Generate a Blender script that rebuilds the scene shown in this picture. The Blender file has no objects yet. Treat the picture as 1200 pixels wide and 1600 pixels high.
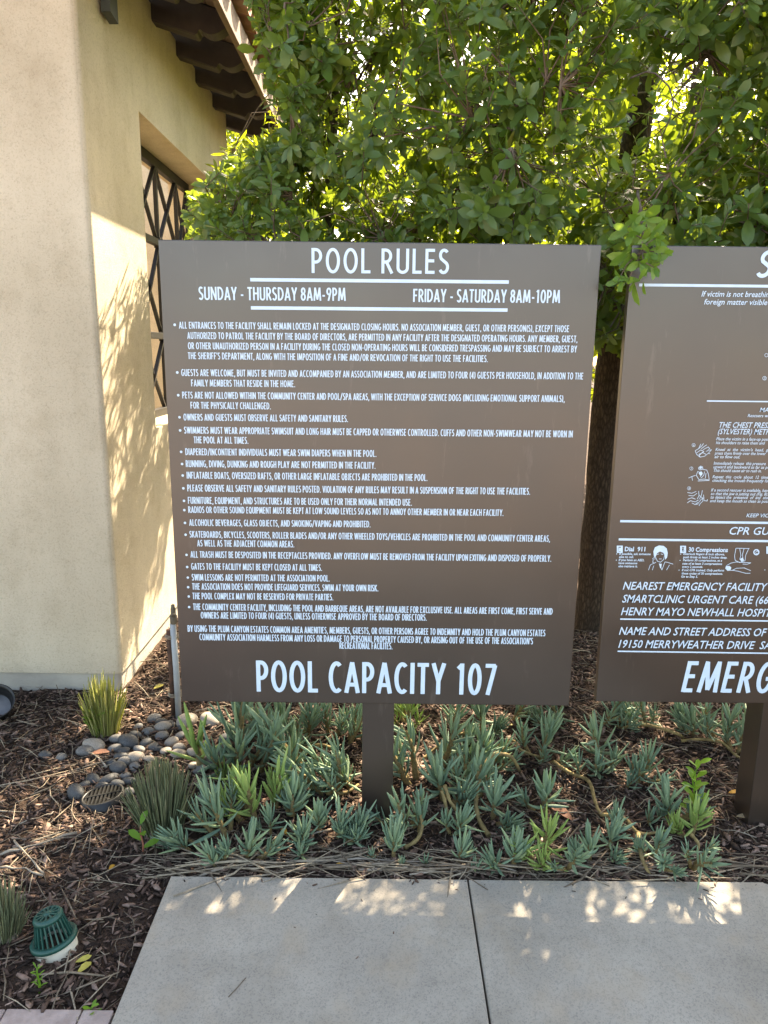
import bpy, bmesh, math, random
import numpy as np
from mathutils import Vector, Matrix, Euler, noise

random.seed(7)
rng = np.random.default_rng(11)
SC = bpy.context.scene
COL = SC.collection

# ------------------------------------------------------------------ camera, sky, sun, exposure
EYE, PITCH, ROLL, FPX = 1.51, math.radians(12.4), math.radians(.67), 1150.0
FW = Vector((0, math.cos(PITCH), -math.sin(PITCH)))
UP0, RT0 = Vector((0, math.sin(PITCH), math.cos(PITCH))), Vector((1, 0, 0))
RT = RT0 * math.cos(ROLL) + UP0 * math.sin(ROLL)
UPV = UP0 * math.cos(ROLL) - RT0 * math.sin(ROLL)
camd = bpy.data.cameras.new('camera')
cam = bpy.data.objects.new('camera', camd)
COL.objects.link(cam)
camd.sensor_fit = 'VERTICAL'
camd.angle = 2 * math.atan(800 / FPX)
camd.clip_start, camd.clip_end = .02, 500
cam.matrix_world = Matrix(((RT.x, UPV.x, -FW.x, 0), (RT.y, UPV.y, -FW.y, 0), (RT.z, UPV.z, -FW.z, EYE), (0, 0, 0, 1)))
SC.camera = cam

SUN_AZ, SUN_EL = math.radians(23), math.radians(42)
SUND = Vector((math.sin(SUN_AZ) * math.cos(SUN_EL), math.cos(SUN_AZ) * math.cos(SUN_EL), math.sin(SUN_EL)))
w = bpy.data.worlds.new("World")
SC.world = w
w.use_nodes = True
nt = w.node_tree
bg = nt.nodes['Background']
sky = nt.nodes.new('ShaderNodeTexSky')
sky.sky_type = 'NISHITA'
sky.sun_disc = False
sky.sun_elevation, sky.sun_rotation = SUN_EL, SUN_AZ
sky.air_density, sky.dust_density, sky.ozone_density = .9, 2.0, .6
nt.links.new(sky.outputs[0], bg.inputs[0])
bg.inputs[1].default_value = .15
sl = bpy.data.lights.new('sun', 'SUN')
sl.energy, sl.angle, sl.color = 4.9, math.radians(.5), (1, .945, .86)
so = bpy.data.objects.new('sun', sl)
COL.objects.link(so)
so.rotation_euler = SUND.to_track_quat('Z', 'Y').to_euler()
vs = SC.view_settings
vs.view_transform, vs.look, vs.gamma, vs.use_curve_mapping = 'Standard', 'None', 1, False
vs.exposure = 2.5
vs.use_white_balance, vs.white_balance_temperature, vs.white_balance_tint = True, 8300, 10   # the phone's shade white balance
SC.cycles.max_bounces = 8
SC.cycles.transparent_max_bounces = 6


# ------------------------------------------------------------------ helpers
def ray(px, py):
    return FW + RT * ((px - 600) / FPX) - UPV * ((py - 800) / FPX)


def pl(px, py, ax, v):                      # photo pixel -> the point of the plane axis = v
    d = ray(px, py)
    c = Vector((0, 0, EYE))
    return c + d * ((v - c[ax]) / d[ax])


def gp(px, py, z=0):
    return pl(px, py, 2, z)


def proj(x, y, z):                          # arrays -> photo pixels
    dx, dy, dz = x, y, z - EYE
    de = dx * FW.x + dy * FW.y + dz * FW.z
    u = (dx * RT.x + dy * RT.y + dz * RT.z) / de
    v = (dx * UPV.x + dy * UPV.y + dz * UPV.z) / de
    return 600 + u * FPX, 800 - v * FPX


def tag(o, label=None, cat=None, group=None, kind=None):
    if label: o['label'] = label
    if cat: o['category'] = cat
    if group: o['group'] = group
    if kind: o['kind'] = kind
    return o


def thing(name, label, cat, loc=(0, 0, 0), rz=0, group=None):
    o = bpy.data.objects.new(name, None)
    COL.objects.link(o)
    o.empty_display_size = .05
    o.location = loc
    o.rotation_euler = (0, 0, rz)
    return tag(o, label, cat, group)


def link(name, me, mat=None, parent=None, loc=None):
    o = bpy.data.objects.new(name, me)
    COL.objects.link(o)
    if mat is not None and not me.materials:
        me.materials.append(mat)
    if parent is not None: o.parent = parent
    if loc is not None: o.location = loc
    return o


def np_mesh(name, V, faces, smooth=False):
    """faces: list of int arrays (n,k)"""
    V = np.asarray(V, dtype=np.float32).reshape(-1, 3)
    me = bpy.data.meshes.new(name)
    me.vertices.add(len(V))
    me.vertices.foreach_set('co', V.ravel())
    fs = [np.asarray(f, dtype=np.int32) for f in faces if len(f)]
    loops = np.concatenate([f.ravel() for f in fs])
    cnt = np.concatenate([np.full(len(f), f.shape[1], dtype=np.int32) for f in fs])
    st = np.concatenate([[0], np.cumsum(cnt)[:-1]]).astype(np.int32)
    me.loops.add(len(loops))
    me.loops.foreach_set('vertex_index', loops)
    me.polygons.add(len(cnt))
    me.polygons.foreach_set('loop_start', st)
    me.polygons.foreach_set('loop_total', cnt)
    me.update(calc_edges=True)
    me.validate()
    if smooth:
        me.polygons.foreach_set('use_smooth', np.ones(len(cnt), dtype=bool))
    return me


class MB:
    """collects simple solids into one mesh"""
    def __init__(self):
        self.bm = bmesh.new()

    def box(self, x0, x1, y0, y1, z0, z1, bev=0, M=None):
        r = bmesh.ops.create_cube(self.bm, size=1)
        vv = r['verts']
        bmesh.ops.scale(self.bm, vec=(x1 - x0, y1 - y0, z1 - z0), verts=vv)
        bmesh.ops.translate(self.bm, vec=((x0 + x1) / 2, (y0 + y1) / 2, (z0 + z1) / 2), verts=vv)
        if bev:
            es = list({e for v in vv for e in v.link_edges})
            n = bmesh.ops.bevel(self.bm, geom=es, offset=bev, segments=2, affect='EDGES', profile=.6)
            vv = list({v for f in n['faces'] for v in f.verts} | {v for v in vv if v.is_valid})
        if M is not None: bmesh.ops.transform(self.bm, matrix=M, verts=[v for v in vv if v.is_valid])
        return self

    def bar(self, a, b, wx, wy, up=(0, 0, 1)):
        a, b = Vector(a), Vector(b)
        d = (b - a)
        L = d.length
        z = d.normalized()
        x = Vector(up).cross(z)
        if x.length < 1e-4: x = Vector((1, 0, 0)).cross(z)
        x.normalize()
        y = z.cross(x)
        M = Matrix(((x.x, y.x, z.x, a.x), (x.y, y.y, z.y, a.y), (x.z, y.z, z.z, a.z), (0, 0, 0, 1)))
        return self.box(-wx / 2, wx / 2, -wy / 2, wy / 2, 0, L, M=M)

    def tube(self, pts, rad, n=8, cap=True):
        pts = [Vector(p) for p in pts]
        rr = rad if hasattr(rad, '__len__') else [rad] * len(pts)
        rings = []
        side = None
        for i, p in enumerate(pts):
            t = (pts[min(i + 1, len(pts) - 1)] - pts[max(i - 1, 0)]).normalized()
            if side is None:
                side = t.cross(Vector((0, 0, 1)))
                if side.length < .1: side = t.cross(Vector((1, 0, 0)))
            side = (side - t * side.dot(t)).normalized()
            b = t.cross(side)
            rings.append([self.bm.verts.new(p + (side * math.cos(k * 2 * math.pi / n) + b * math.sin(k * 2 * math.pi / n)) * rr[i]) for k in range(n)])
        for a, b in zip(rings, rings[1:]):
            for k in range(n):
                f = self.bm.faces.new((a[k], a[(k + 1) % n], b[(k + 1) % n], b[k]))
                f.smooth = True
        if cap:
            self.bm.faces.new(rings[0][::-1])
            self.bm.faces.new(rings[-1])
        return self

    def lathe(self, prof, n=32, M=None, close=False):
        rings = []
        for r, z in prof:
            rings.append([self.bm.verts.new((r * math.cos(k * 2 * math.pi / n), r * math.sin(k * 2 * math.pi / n), z)) for k in range(n)])
        pairs = list(zip(rings, rings[1:]))
        if close: pairs.append((rings[-1], rings[0]))
        for a, b in pairs:
            for k in range(n):
                f = self.bm.faces.new((a[k], a[(k + 1) % n], b[(k + 1) % n], b[k]))
                f.smooth = True
        if M is not None:
            bmesh.ops.transform(self.bm, matrix=M, verts=[v for r in rings for v in r])
        return self

    def prism(self, poly, z0, z1, axis='Z'):
        def P(a, b, c):
            return {'Z': (a, b, c), 'Y': (a, c, b), 'X': (c, a, b)}[axis]
        A = [self.bm.verts.new(P(a, b, z0)) for a, b in poly]
        B = [self.bm.verts.new(P(a, b, z1)) for a, b in poly]
        n = len(poly)
        self.bm.faces.new(A[::-1])
        self.bm.faces.new(B)
        for k in range(n):
            self.bm.faces.new((A[k], A[(k + 1) % n], B[(k + 1) % n], B[k]))
        return self

    def mesh(self, name, fixn=True):
        if fixn: bmesh.ops.recalc_face_normals(self.bm, faces=self.bm.faces)
        me = bpy.data.meshes.new(name)
        self.bm.to_mesh(me)
        self.bm.free()
        return me

    def build(self, name, mat, parent=None, loc=None):
        return link(name, self.mesh(name), mat, parent, loc)


# ------------------------------------------------------------------ materials
def ramp(nt, stops, interp='LINEAR'):
    n = nt.nodes.new('ShaderNodeValToRGB')
    n.color_ramp.interpolation = interp
    e = n.color_ramp.elements
    while len(e) > len(stops): e.remove(e[-1])
    while len(e) < len(stops): e.new(0)
    for x, (p, c) in zip(e, stops):
        x.position = p
        x.color = (*c, 1)
    return n


def tex(nt, kind='Noise', scale=5., detail=4., vec=None, rough=.55, **kw):
    n = nt.nodes.new('ShaderNodeTex' + kind)
    n.inputs['Scale'].default_value = scale
    if 'Detail' in n.inputs: n.inputs['Detail'].default_value = detail
    if 'Roughness' in n.inputs: n.inputs['Roughness'].default_value = rough
    for k, v in kw.items(): setattr(n, k, v)
    if vec is not None: nt.links.new(vec, n.inputs['Vector'])
    return n


def mapped(nt, scale=(1, 1, 1), coord='Object'):
    tc = nt.nodes.new('ShaderNodeTexCoord')
    m = nt.nodes.new('ShaderNodeMapping')
    m.inputs['Scale'].default_value = scale
    nt.links.new(tc.outputs[coord], m.inputs['Vector'])
    return m.outputs[0]


def mixc(nt, a, b, fac, mode='MIX'):
    n = nt.nodes.new('ShaderNodeMix')
    n.data_type = 'RGBA'
    n.blend_type = mode
    for s, v in ((n.inputs[6], a), (n.inputs[7], b), (n.inputs[0], fac)):
        if isinstance(v, bpy.types.NodeSocket): nt.links.new(v, s)
        elif isinstance(v, (int, float)): s.default_value = v
        else: s.default_value = (*v, 1)
    return n.outputs[2]


def bump(nt, h, strength=.3, dist=.01, prev=None):
    n = nt.nodes.new('ShaderNodeBump')
    n.inputs['Strength'].default_value = strength
    n.inputs['Distance'].default_value = dist
    nt.links.new(h, n.inputs['Height'])
    if prev is not None: nt.links.new(prev, n.inputs['Normal'])
    return n.outputs[0]


def new_mat(name, rough=.7, spec=.3, metal=0, color=(.5, .5, .5)):
    m = bpy.data.materials.new(name)
    m.use_nodes = True
    t = m.node_tree
    b = t.nodes['Principled BSDF']
    b.inputs['Base Color'].default_value = (*color, 1)
    b.inputs['Roughness'].default_value = rough
    b.inputs['Specular IOR Level'].default_value = spec
    b.inputs['Metallic'].default_value = metal
    return m, t, b


def mottled(name, c0, c1, scale=8, rough=.7, spec=.3, bs=60, bstr=.15, metal=0, lo=.35, hi=.65, bd=.004):
    m, t, b = new_mat(name, rough, spec, metal)
    v = mapped(t)
    n = tex(t, 'Noise', scale, 6, v)
    r = ramp(t, [(lo, c0), (hi, c1)])
    t.links.new(n.outputs['Fac'], r.inputs[0])
    t.links.new(r.outputs[0], b.inputs['Base Color'])
    if bstr:
        n2 = tex(t, 'Noise', bs, 5, v)
        t.links.new(bump(t, n2.outputs['Fac'], bstr, bd), b.inputs['Normal'])
    return m


def island_random(t):
    g = t.nodes.new('ShaderNodeNewGeometry')
    return g.outputs['Random Per Island']


def obj_random(t):
    return t.nodes.new('ShaderNodeObjectInfo').outputs['Random']


def leaf_mat(name, stops, trans=(.35, .5, .03), tfac=.4, rough=.4, spec=.35, source='island', back=None):
    m, t, b = new_mat(name, rough, spec)
    r = ramp(t, stops)
    t.links.new(island_random(t) if source == 'island' else obj_random(t), r.inputs[0])
    col = r.outputs[0]
    if back:
        g = t.nodes.new('ShaderNodeNewGeometry')
        col = mixc(t, col, back, mixc(t, (0, 0, 0), (.55, .55, .55), g.outputs['Backfacing']))
    t.links.new(col, b.inputs['Base Color'])
    tr = t.nodes.new('ShaderNodeBsdfTranslucent')
    tc = mixc(t, col, trans, .75)
    t.links.new(tc, tr.inputs[0])
    mx = t.nodes.new('ShaderNodeMixShader')
    mx.inputs[0].default_value = tfac
    t.links.new(b.outputs[0], mx.inputs[1])
    t.links.new(tr.outputs[0], mx.inputs[2])
    t.links.new(mx.outputs[0], t.nodes['Material Output'].inputs[0])
    return m


def stucco(name, c0, c1):
    m, t, b = new_mat(name, .92, .15)
    v = mapped(t)
    n = tex(t, 'Noise', 2.2, 6, v)
    r = ramp(t, [(.3, c0), (.7, c1)])
    t.links.new(n.outputs['Fac'], r.inputs[0])
    f = tex(t, 'Voronoi', 160, vec=v)
    fr = ramp(t, [(.0, (.36, .33, .29)), (.28, (.84, .82, .79)), (1, (1.18, 1.18, 1.17))])
    t.links.new(f.outputs['Color'], fr.inputs[0])
    c = mixc(t, r.outputs[0], fr.outputs[0], .9, 'MULTIPLY')
    # faint grey streaks washed down the wall
    s = tex(t, 'Noise', 1, 5, mapped(t, (5, 5, .35)))
    sr = ramp(t, [(.35, (.86, .85, .83)), (.6, (1, 1, 1))])
    t.links.new(s.outputs['Fac'], sr.inputs[0])
    c = mixc(t, c, sr.outputs[0], .6, 'MULTIPLY')
    bl = tex(t, 'Noise', 6, 7, v, .65)
    br = ramp(t, [(.36, (.87, .85, .82)), (.52, (1, 1, 1))])
    t.links.new(bl.outputs['Fac'], br.inputs[0])
    c = mixc(t, c, br.outputs[0], .7, 'MULTIPLY')
    t.links.new(c, b.inputs['Base Color'])
    g = tex(t, 'Noise', 150, 4, v, .7)
    k = tex(t, 'Noise', 22, 2, v)
    n1 = bump(t, k.outputs['Fac'], .25, .006)
    t.links.new(bump(t, g.outputs['Fac'], .7, .004, n1), b.inputs['Normal'])
    return m


M = {}
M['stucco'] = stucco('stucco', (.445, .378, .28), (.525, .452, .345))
M['stucco_side'] = stucco('stucco_side', (.50, .425, .315), (.58, .495, .37))  # same stucco as the front, made lighter where the sun falls
M['base'] = mottled('concrete_base', (.36, .33, .28), (.47, .43, .36), 6, .95, .1, 120, .5)
M['brown_wood'] = mottled('brown_painted_wood', (.040, .030, .025), (.058, .044, .036), 9, .6, .3, 45, .2)
M['deck'] = mottled('brown_eave_board', (.15, .10, .07), (.2, .135, .1), 9, .7, .2, 45, .2)
M['tile'] = mottled('clay_tile', (.28, .13, .08), (.42, .24, .16), 5, .85, .2, 60, .3)
M['iron'] = mottled('dark_iron', (.008, .008, .008), (.014, .013, .013), 20, .5, .3, 120, .05)
M['verdigris'] = mottled('dark_green_metal', (.03, .035, .03), (.05, .055, .045), 20, .5, .5, 100, .1)


def sign_paint(name):
    m, t, b = new_mat(name, .3, .95)
    v = mapped(t)
    n = tex(t, 'Noise', 3, 5, v)
    r = ramp(t, [(.3, (.030, .0205, .015)), (.7, (.038, .0265, .020))])
    t.links.new(n.outputs['Fac'], r.inputs[0])
    d = tex(t, 'Noise', 1, 6, mapped(t, (22, 22, 3)), .7)
    dr = ramp(t, [(.60, (0, 0, 0)), (.80, (1, 1, 1))])
    t.links.new(d.outputs['Fac'], dr.inputs[0])
    sp = tex(t, 'Voronoi', 26, vec=v)
    sr = ramp(t, [(.0, (1, 1, 1)), (.035, (0, 0, 0))])
    t.links.new(sp.outputs['Distance'], sr.inputs[0])
    c = mixc(t, r.outputs[0], (.17, .145, .125), mixc(t, (0, 0, 0), dr.outputs[0], .5))
    c = mixc(t, c, (.26, .23, .2), mixc(t, (0, 0, 0), sr.outputs[0], .35))
    t.links.new(c, b.inputs['Base Color'])
    rr = ramp(t, [(.3, (.28, .28, .28)), (.7, (.36, .36, .36))])
    t.links.new(tex(t, 'Noise', 5, 4, v).outputs['Fac'], rr.inputs[0])
    t.links.new(rr.outputs[0], b.inputs['Roughness'])
    k = tex(t, 'Noise', 260, 2, v)
    t.links.new(bump(t, k.outputs['Fac'], .05, .001), b.inputs['Normal'])
    return m


M['sign'] = sign_paint('brown_sign_paint')
M['vinyl'] = mottled('sky_tinted_white_vinyl', (.48, .62, .76), (.54, .68, .80), 30, .5, .4, 50, 0)  # white lettering with the blue of the sky put into its colour


def bark_mat(name, c0, c1):
    m, t, b = new_mat(name, .9, .15)
    v = mapped(t, (1, 1, .28))
    n = tex(t, 'Voronoi', 70, vec=v, feature='DISTANCE_TO_EDGE')
    k = tex(t, 'Noise', 40, 6, v, .7)
    mx = nt_mul = t.nodes.new('ShaderNodeMath')
    mx.operation = 'MULTIPLY'
    t.links.new(n.outputs['Distance'], mx.inputs[0])
    t.links.new(k.outputs['Fac'], mx.inputs[1])
    r = ramp(t, [(.0, c0), (.16, c1)])
    t.links.new(mx.outputs[0], r.inputs[0])
    t.links.new(r.outputs[0], b.inputs['Base Color'])
    t.links.new(bump(t, mx.outputs[0], 1, .02), b.inputs['Normal'])
    return m


M['bark'] = bark_mat('dark_fissured_bark', (.025, .018, .013), (.16, .11, .075))
M['bark_grey'] = bark_mat('grey_bark', (.05, .04, .032), (.2, .16, .13))
M['twig'] = mottled('twig_bark', (.09, .06, .04), (.17, .13, .1), 30, .85, .2, 80, .2)
G1 = [(0, (.034, .090, .020)), (.3, (.060, .140, .029)), (.65, (.096, .185, .036)), (.9, (.14, .23, .045)), (.97, (.18, .22, .045)), (1, (.24, .21, .05))]
M['leaf'] = leaf_mat('glossy_green_leaf', G1, (.42, .54, .03), .36, .32, .45, back=(.075, .12, .045))
G2 = [(0, (.04, .10, .012)), (.5, (.07, .15, .02)), (1, (.13, .2, .03))]
M['leaf_back'] = leaf_mat('backlit_leaf', G2, (.55, .60, .03), .5, .5, .3)
M['blade_yellow'] = leaf_mat('yellow_grass_blade', [(0, (.27, .31, .09)), (.6, (.40, .41, .13)), (1, (.52, .46, .24))], (.6, .6, .1), .35, .6, .2)
M['blade_grey'] = leaf_mat('grey_green_blade', [(0, (.16, .19, .11)), (.55, (.23, .26, .15)), (.85, (.3, .31, .17)), (1, (.36, .3, .2))], (.4, .45, .1), .25, .6, .2)
S1 = [(0, (.12, .20, .135)), (.5, (.175, .265, .175)), (.85, (.23, .32, .19)), (1, (.29, .35, .16))]
M['succ'] = leaf_mat('blue_green_succulent', S1, (.3, .5, .15), .12, .5, .35)
S2 = [(0, (.20, .31, .08)), (.5, (.27, .38, .11)), (1, (.34, .43, .14))]
M['succ_y'] = leaf_mat('sunlit_yellow_green_succulent', S2, (.5, .65, .1), .2, .5, .35)  # yellow green plants; sunlight on some is put into this lighter colour
M['succ_stem'] = mottled('tan_succulent_stem', (.15, .11, .05), (.30, .22, .095), 40, .8, .2, 130, .8)
M['weed'] = leaf_mat('bright_weed_leaf', [(0, (.09, .22, .02)), (1, (.15, .3, .04))], (.5, .7, .05), .4, .45, .3)
M['red_stem'] = mottled('reddish_stem', (.25, .08, .05), (.32, .13, .08), 20, .6, .3, 60, 0)


def chip_mat(name, stops, rough=.9):
    m, t, b = new_mat(name, rough, .15)
    r = ramp(t, stops)
    t.links.new(island_random(t), r.inputs[0])
    n = tex(t, 'Noise', 90, 4, mapped(t))
    nr = ramp(t, [(.3, (.6, .6, .6)), (.7, (1.1, 1.1, 1.1))])
    t.links.new(n.outputs['Fac'], nr.inputs[0])
    t.links.new(mixc(t, r.outputs[0], nr.outputs[0], 1., 'MULTIPLY'), b.inputs['Base Color'])
    return m


M['chip'] = chip_mat('bark_mulch', [(0, (.022, .015, .012)), (.3, (.05, .033, .026)), (.6, (.10, .063, .048)), (.85, (.20, .128, .098)), (1, (.34, .24, .19))])
M['straw'] = chip_mat('dry_straw', [(0, (.13, .1, .075)), (.5, (.24, .19, .14)), (1, (.40, .33, .24))])
M['reed'] = mottled('dry_reed', (.2, .165, .13), (.34, .29, .23), 14, .85, .2, 90, .3)


def soil_mat():
    m, t, b = new_mat('mulch_soil', .95, .1)
    v = mapped(t)
    n = tex(t, 'Voronoi', 60, vec=mapped(t, (1, 1.4, 1)))
    k = tex(t, 'Noise', 9, 6, v)
    r = ramp(t, [(.0, (.018, .012, .009)), (.5, (.045, .03, .023)), (1, (.085, .058, .044))])
    t.links.new(n.outputs['Color'], r.inputs[0])
    r2 = ramp(t, [(.3, (.6, .6, .6)), (.7, (1.2, 1.15, 1.1))])
    t.links.new(k.outputs['Fac'], r2.inputs[0])
    t.links.new(mixc(t, r.outputs[0], r2.outputs[0], 1., 'MULTIPLY'), b.inputs['Base Color'])
    f = tex(t, 'Noise', 140, 5, v, .7)
    t.links.new(bump(t, f.outputs['Fac'], .9, .012), b.inputs['Normal'])
    return m


M['soil'] = soil_mat()


def concrete_mat():
    m, t, b = new_mat('brushed_concrete', .85, .25)
    v = mapped(t)
    n = tex(t, 'Noise', 3.5, 7, v, .6)
    r = ramp(t, [(.3, (.222, .202, .174)), (.7, (.286, .262, .226))])
    t.links.new(n.outputs['Fac'], r.inputs[0])
    s = tex(t, 'Voronoi', 270, vec=v)
    sr = ramp(t, [(.0, (.50, .48, .46)), (.25, (.86, .86, .85)), (.75, (1.05, 1.05, 1.04)), (1, (1.4, 1.38, 1.33))])
    t.links.new(s.outputs['Color'], sr.inputs[0])
    c = mixc(t, r.outputs[0], sr.outputs[0], .85, 'MULTIPLY')
    p = tex(t, 'Voronoi', 170, vec=v)
    pr = ramp(t, [(.05, (.45, .43, .41)), (.16, (1, 1, 1))])
    t.links.new(p.outputs['Distance'], pr.inputs[0])
    pm = tex(t, 'Noise', 4, 4, v)
    pmr = ramp(t, [(.45, (0, 0, 0)), (.62, (1, 1, 1))])
    t.links.new(pm.outputs['Fac'], pmr.inputs[0])
    c2 = mixc(t, c, pr.outputs[0], 1, 'MULTIPLY')
    c = mixc(t, c, c2, pmr.outputs[0])
    st = tex(t, 'Noise', 5, 4, mapped(t, (1.3, 1, 1)))
    stt = ramp(t, [(.52, (0, 0, 0)), (.75, (.6, .6, .6))])
    t.links.new(st.outputs['Fac'], stt.inputs[0])
    c = mixc(t, c, (.36, .285, .2), stt.outputs[0])
    dk = tex(t, 'Noise', 2.3, 8, v, .7)
    dkr = ramp(t, [(.36, (.74, .73, .71)), (.55, (1, 1, 1))])
    t.links.new(dk.outputs['Fac'], dkr.inputs[0])
    c = mixc(t, c, dkr.outputs[0], .75, 'MULTIPLY')
    t.links.new(c, b.inputs['Base Color'])
    g = tex(t, 'Noise', 240, 4, v, .7)
    t.links.new(bump(t, g.outputs['Fac'], .2, .002), b.inputs['Normal'])
    return m


M['concrete'] = concrete_mat()
M['paver'] = mottled('pinkish_paver', (.30, .235, .21), (.40, .32, .29), 30, .9, .2, 200, .5)


def paver_field():
    m, t, b = new_mat('paver_field', .9, .2)
    n = t.nodes.new('ShaderNodeTexBrick')
    t.links.new(mapped(t), n.inputs['Vector'])
    n.inputs['Scale'].default_value = 1
    n.inputs['Brick Width'].default_value, n.inputs['Row Height'].default_value = .2, .1
    n.inputs['Mortar Size'].default_value = .003
    n.inputs['Color1'].default_value = (.30, .235, .21, 1)
    n.inputs['Color2'].default_value = (.38, .30, .27, 1)
    n.inputs['Mortar'].default_value = (.1, .085, .075, 1)
    t.links.new(n.outputs['Color'], b.inputs['Base Color'])
    return m


M['paver_field'] = paver_field()
M['stone_dark'] = mottled('dark_slate_pebble', (.04, .042, .044), (.075, .077, .078), 18, .6, .4, 90, .12)
M['stone_grey'] = mottled('grey_pebble', (.095, .092, .088), (.165, .158, .15), 18, .65, .35, 90, .12)
M['stone_tan'] = mottled('pale_tan_pebble', (.22, .185, .15), (.32, .28, .235), 18, .7, .35, 90, .12)
M['black_plastic'] = mottled('black_plastic', (.006, .006, .006), (.011, .0105, .010), 30, .45, .5, 120, .06)
M['lens'] = mottled('dusty_glass_lens', (.09, .095, .10), (.17, .17, .175), 14, .3, .5, 60, .05)
M['green_plastic'] = mottled('dark_green_plastic', (.008, .055, .042), (.014, .08, .062), 25, .42, .45, 120, .06)
M['pipe_cream'] = mottled('cream_plastic_pipe', (.42, .38, .29), (.55, .5, .4), 18, .6, .4, 90, .1)
M['pvc'] = mottled('grey_pvc_pipe', (.28, .30, .31), (.36, .38, .39), 15, .5, .4, 90, .06)
M['rust'] = mottled('rusty_stake', (.06, .035, .025), (.12, .06, .04), 30, .85, .25, 150, .3)
M['brass'] = mottled('dull_sprinkler', (.09, .07, .045), (.16, .13, .09), 30, .5, .4, 100, .1)
M['wire'] = mottled('tie_wire', (.25, .2, .14), (.36, .3, .22), 30, .5, .5, 100, 0)

# ------------------------------------------------------------------ ground, paving, path
SLAB_X0, SLAB_J, SLAB_X1, SLAB_Y1, PAV_Y1 = -.612, .2585, 1.142, 1.876, 1.430
WALL_X, WALL_Y = -1.175, 3.085


def gz(x, y):
    if y < SLAB_Y1 + .01 and SLAB_X0 - .01 < x < SLAB_X1 + .02: return -.10
    if y < PAV_Y1: return -.10
    h = .014 * noise.noise((x * 3.1, y * 3.1, 1.7)) + .008 * noise.noise((x * 9, y * 9, 4.)) + .004 * noise.noise((x * 31, y * 31, 9.)) - .016
    if x < SLAB_X0 + .05 and y < 2.1:          # the bed sinks a little along the slab
        h -= .02 * max(0, 1 - abs(x - SLAB_X0) / .22)
    return h


def axis(lo, hi, step, far):
    a = np.arange(lo, hi + 1e-6, step)
    out = [hi + (far - hi) * (k / 10) ** 2.2 for k in range(1, 11)]
    inn = [lo - (far + lo) * (k / 10) ** 2.2 for k in range(10, 0, -1)]
    return np.concatenate([inn, a, out])


xs, ys = axis(-2.2, 2.4, .02, 90), axis(1.2, 4.6, .02, 90)
xs = np.sort(np.concatenate([xs, [SLAB_X0 - .012, SLAB_X0 - .008, SLAB_X1 + .018, SLAB_X1 + .023]]))
ys = np.sort(np.concatenate([ys, [SLAB_Y1 + .008, SLAB_Y1 + .012, PAV_Y1 - .001, PAV_Y1 + .001]]))
nx, ny = len(xs), len(ys)
V = np.empty((ny, nx, 3), dtype=np.float32)
V[..., 0], V[..., 1] = xs[None, :], ys[:, None]
for j in range(ny):
    for i in range(nx):
        V[j, i, 2] = gz(float(xs[i]), float(ys[j]))
idx = np.arange(nx * ny).reshape(ny, nx)
q = np.stack([idx[:-1, :-1], idx[:-1, 1:], idx[1:, 1:], idx[1:, :-1]], -1).reshape(-1, 4)
tag(link('ground', np_mesh('ground', V, [q], True), M['soil']), kind='structure')

b = MB()
b.box(-40, SLAB_X0 - .03, -60, PAV_Y1 - .105, -.09, -.006).box(SLAB_X0 - .03, 40, -60, -2.0, -.09, -.006)
tag(b.build('paving', M['paver_field']), kind='structure')
b = MB()
x1 = SLAB_X0 - .006
for wd in (.075, .178, .178, .178, .178, .178, .178, .178, .178, .178, .178):
    b.box(x1 - wd + .003, x1, PAV_Y1 - .100, PAV_Y1, -.09, -.003 - random.random() * .003, .004)
    x1 -= wd
tag(b.build('paver_edging', M['paver']), kind='structure')


def slab(x0, x1, rnd=False):
    b = MB()
    y0, y1 = -1.97, SLAB_Y1
    poly = [(x0, y0), (x1, y0)]
    if rnd:
        poly += [(x1 - .02 + .02 * math.cos(a), y1 - .02 + .02 * math.sin(a)) for a in [k * math.pi / 12 for k in range(7)]]
    else:
        poly += [(x1, y1)]
    poly += [(x0, y1)]
    b.prism(poly, -.11, 0)
    es = [e for e in b.bm.edges if all(abs(v.co.z) < 1e-6 for v in e.verts)]
    bmesh.ops.bevel(b.bm, geom=es, offset=.006, segments=3, affect='EDGES', profile=.5)
    tag(b.build('concrete_path', M['concrete']), kind='structure')


slab(SLAB_X0, SLAB_J - .0022)
slab(SLAB_J + .0022, SLAB_X1, True)
slab(SLAB_X0 - .0, SLAB_X0 + 0.0001) if False else None

# ------------------------------------------------------------------ the stucco building
bld = thing('stucco_building', 'cream stucco building corner with a barred window opening and dark rafter tails', 'building', (WALL_X, WALL_Y, 0))


def kid(o):
    o.parent = bld
    o.matrix_parent_inverse = Matrix.Translation(-bld.location)
    return o


XI, YI = WALL_X - .32, WALL_Y + .32
OP0, OP1, SILL, HEAD, YEND = 3.78, 5.36, 1.105, 2.595, 5.80
R = .025
corner = [(WALL_X - R + R * math.sin(a), WALL_Y + R - R * math.cos(a)) for a in [k * math.pi / 14 for k in range(8)]]
Lfull = [(-6, WALL_Y)] + corner + [(WALL_X, YEND), (XI, YEND), (XI, YI), (-6, YI)]
Lshort = [(-6, WALL_Y)] + corner + [(WALL_X, OP0), (XI, OP0), (XI, YI), (-6, YI)]
b = MB()
b.prism(Lfull, .07, SILL)
b.prism(Lshort, SILL, HEAD)
b.box(XI, WALL_X, OP1, YEND, SILL, HEAD)
b.prism(Lfull, HEAD, 3.16)
for v in b.bm.verts:        # soft, slightly bulging arrises
    pass
o = kid(b.build('wall', None))
me = o.data
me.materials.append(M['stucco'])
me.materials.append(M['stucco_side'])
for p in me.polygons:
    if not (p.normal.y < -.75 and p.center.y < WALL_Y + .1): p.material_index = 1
b = MB()
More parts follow.
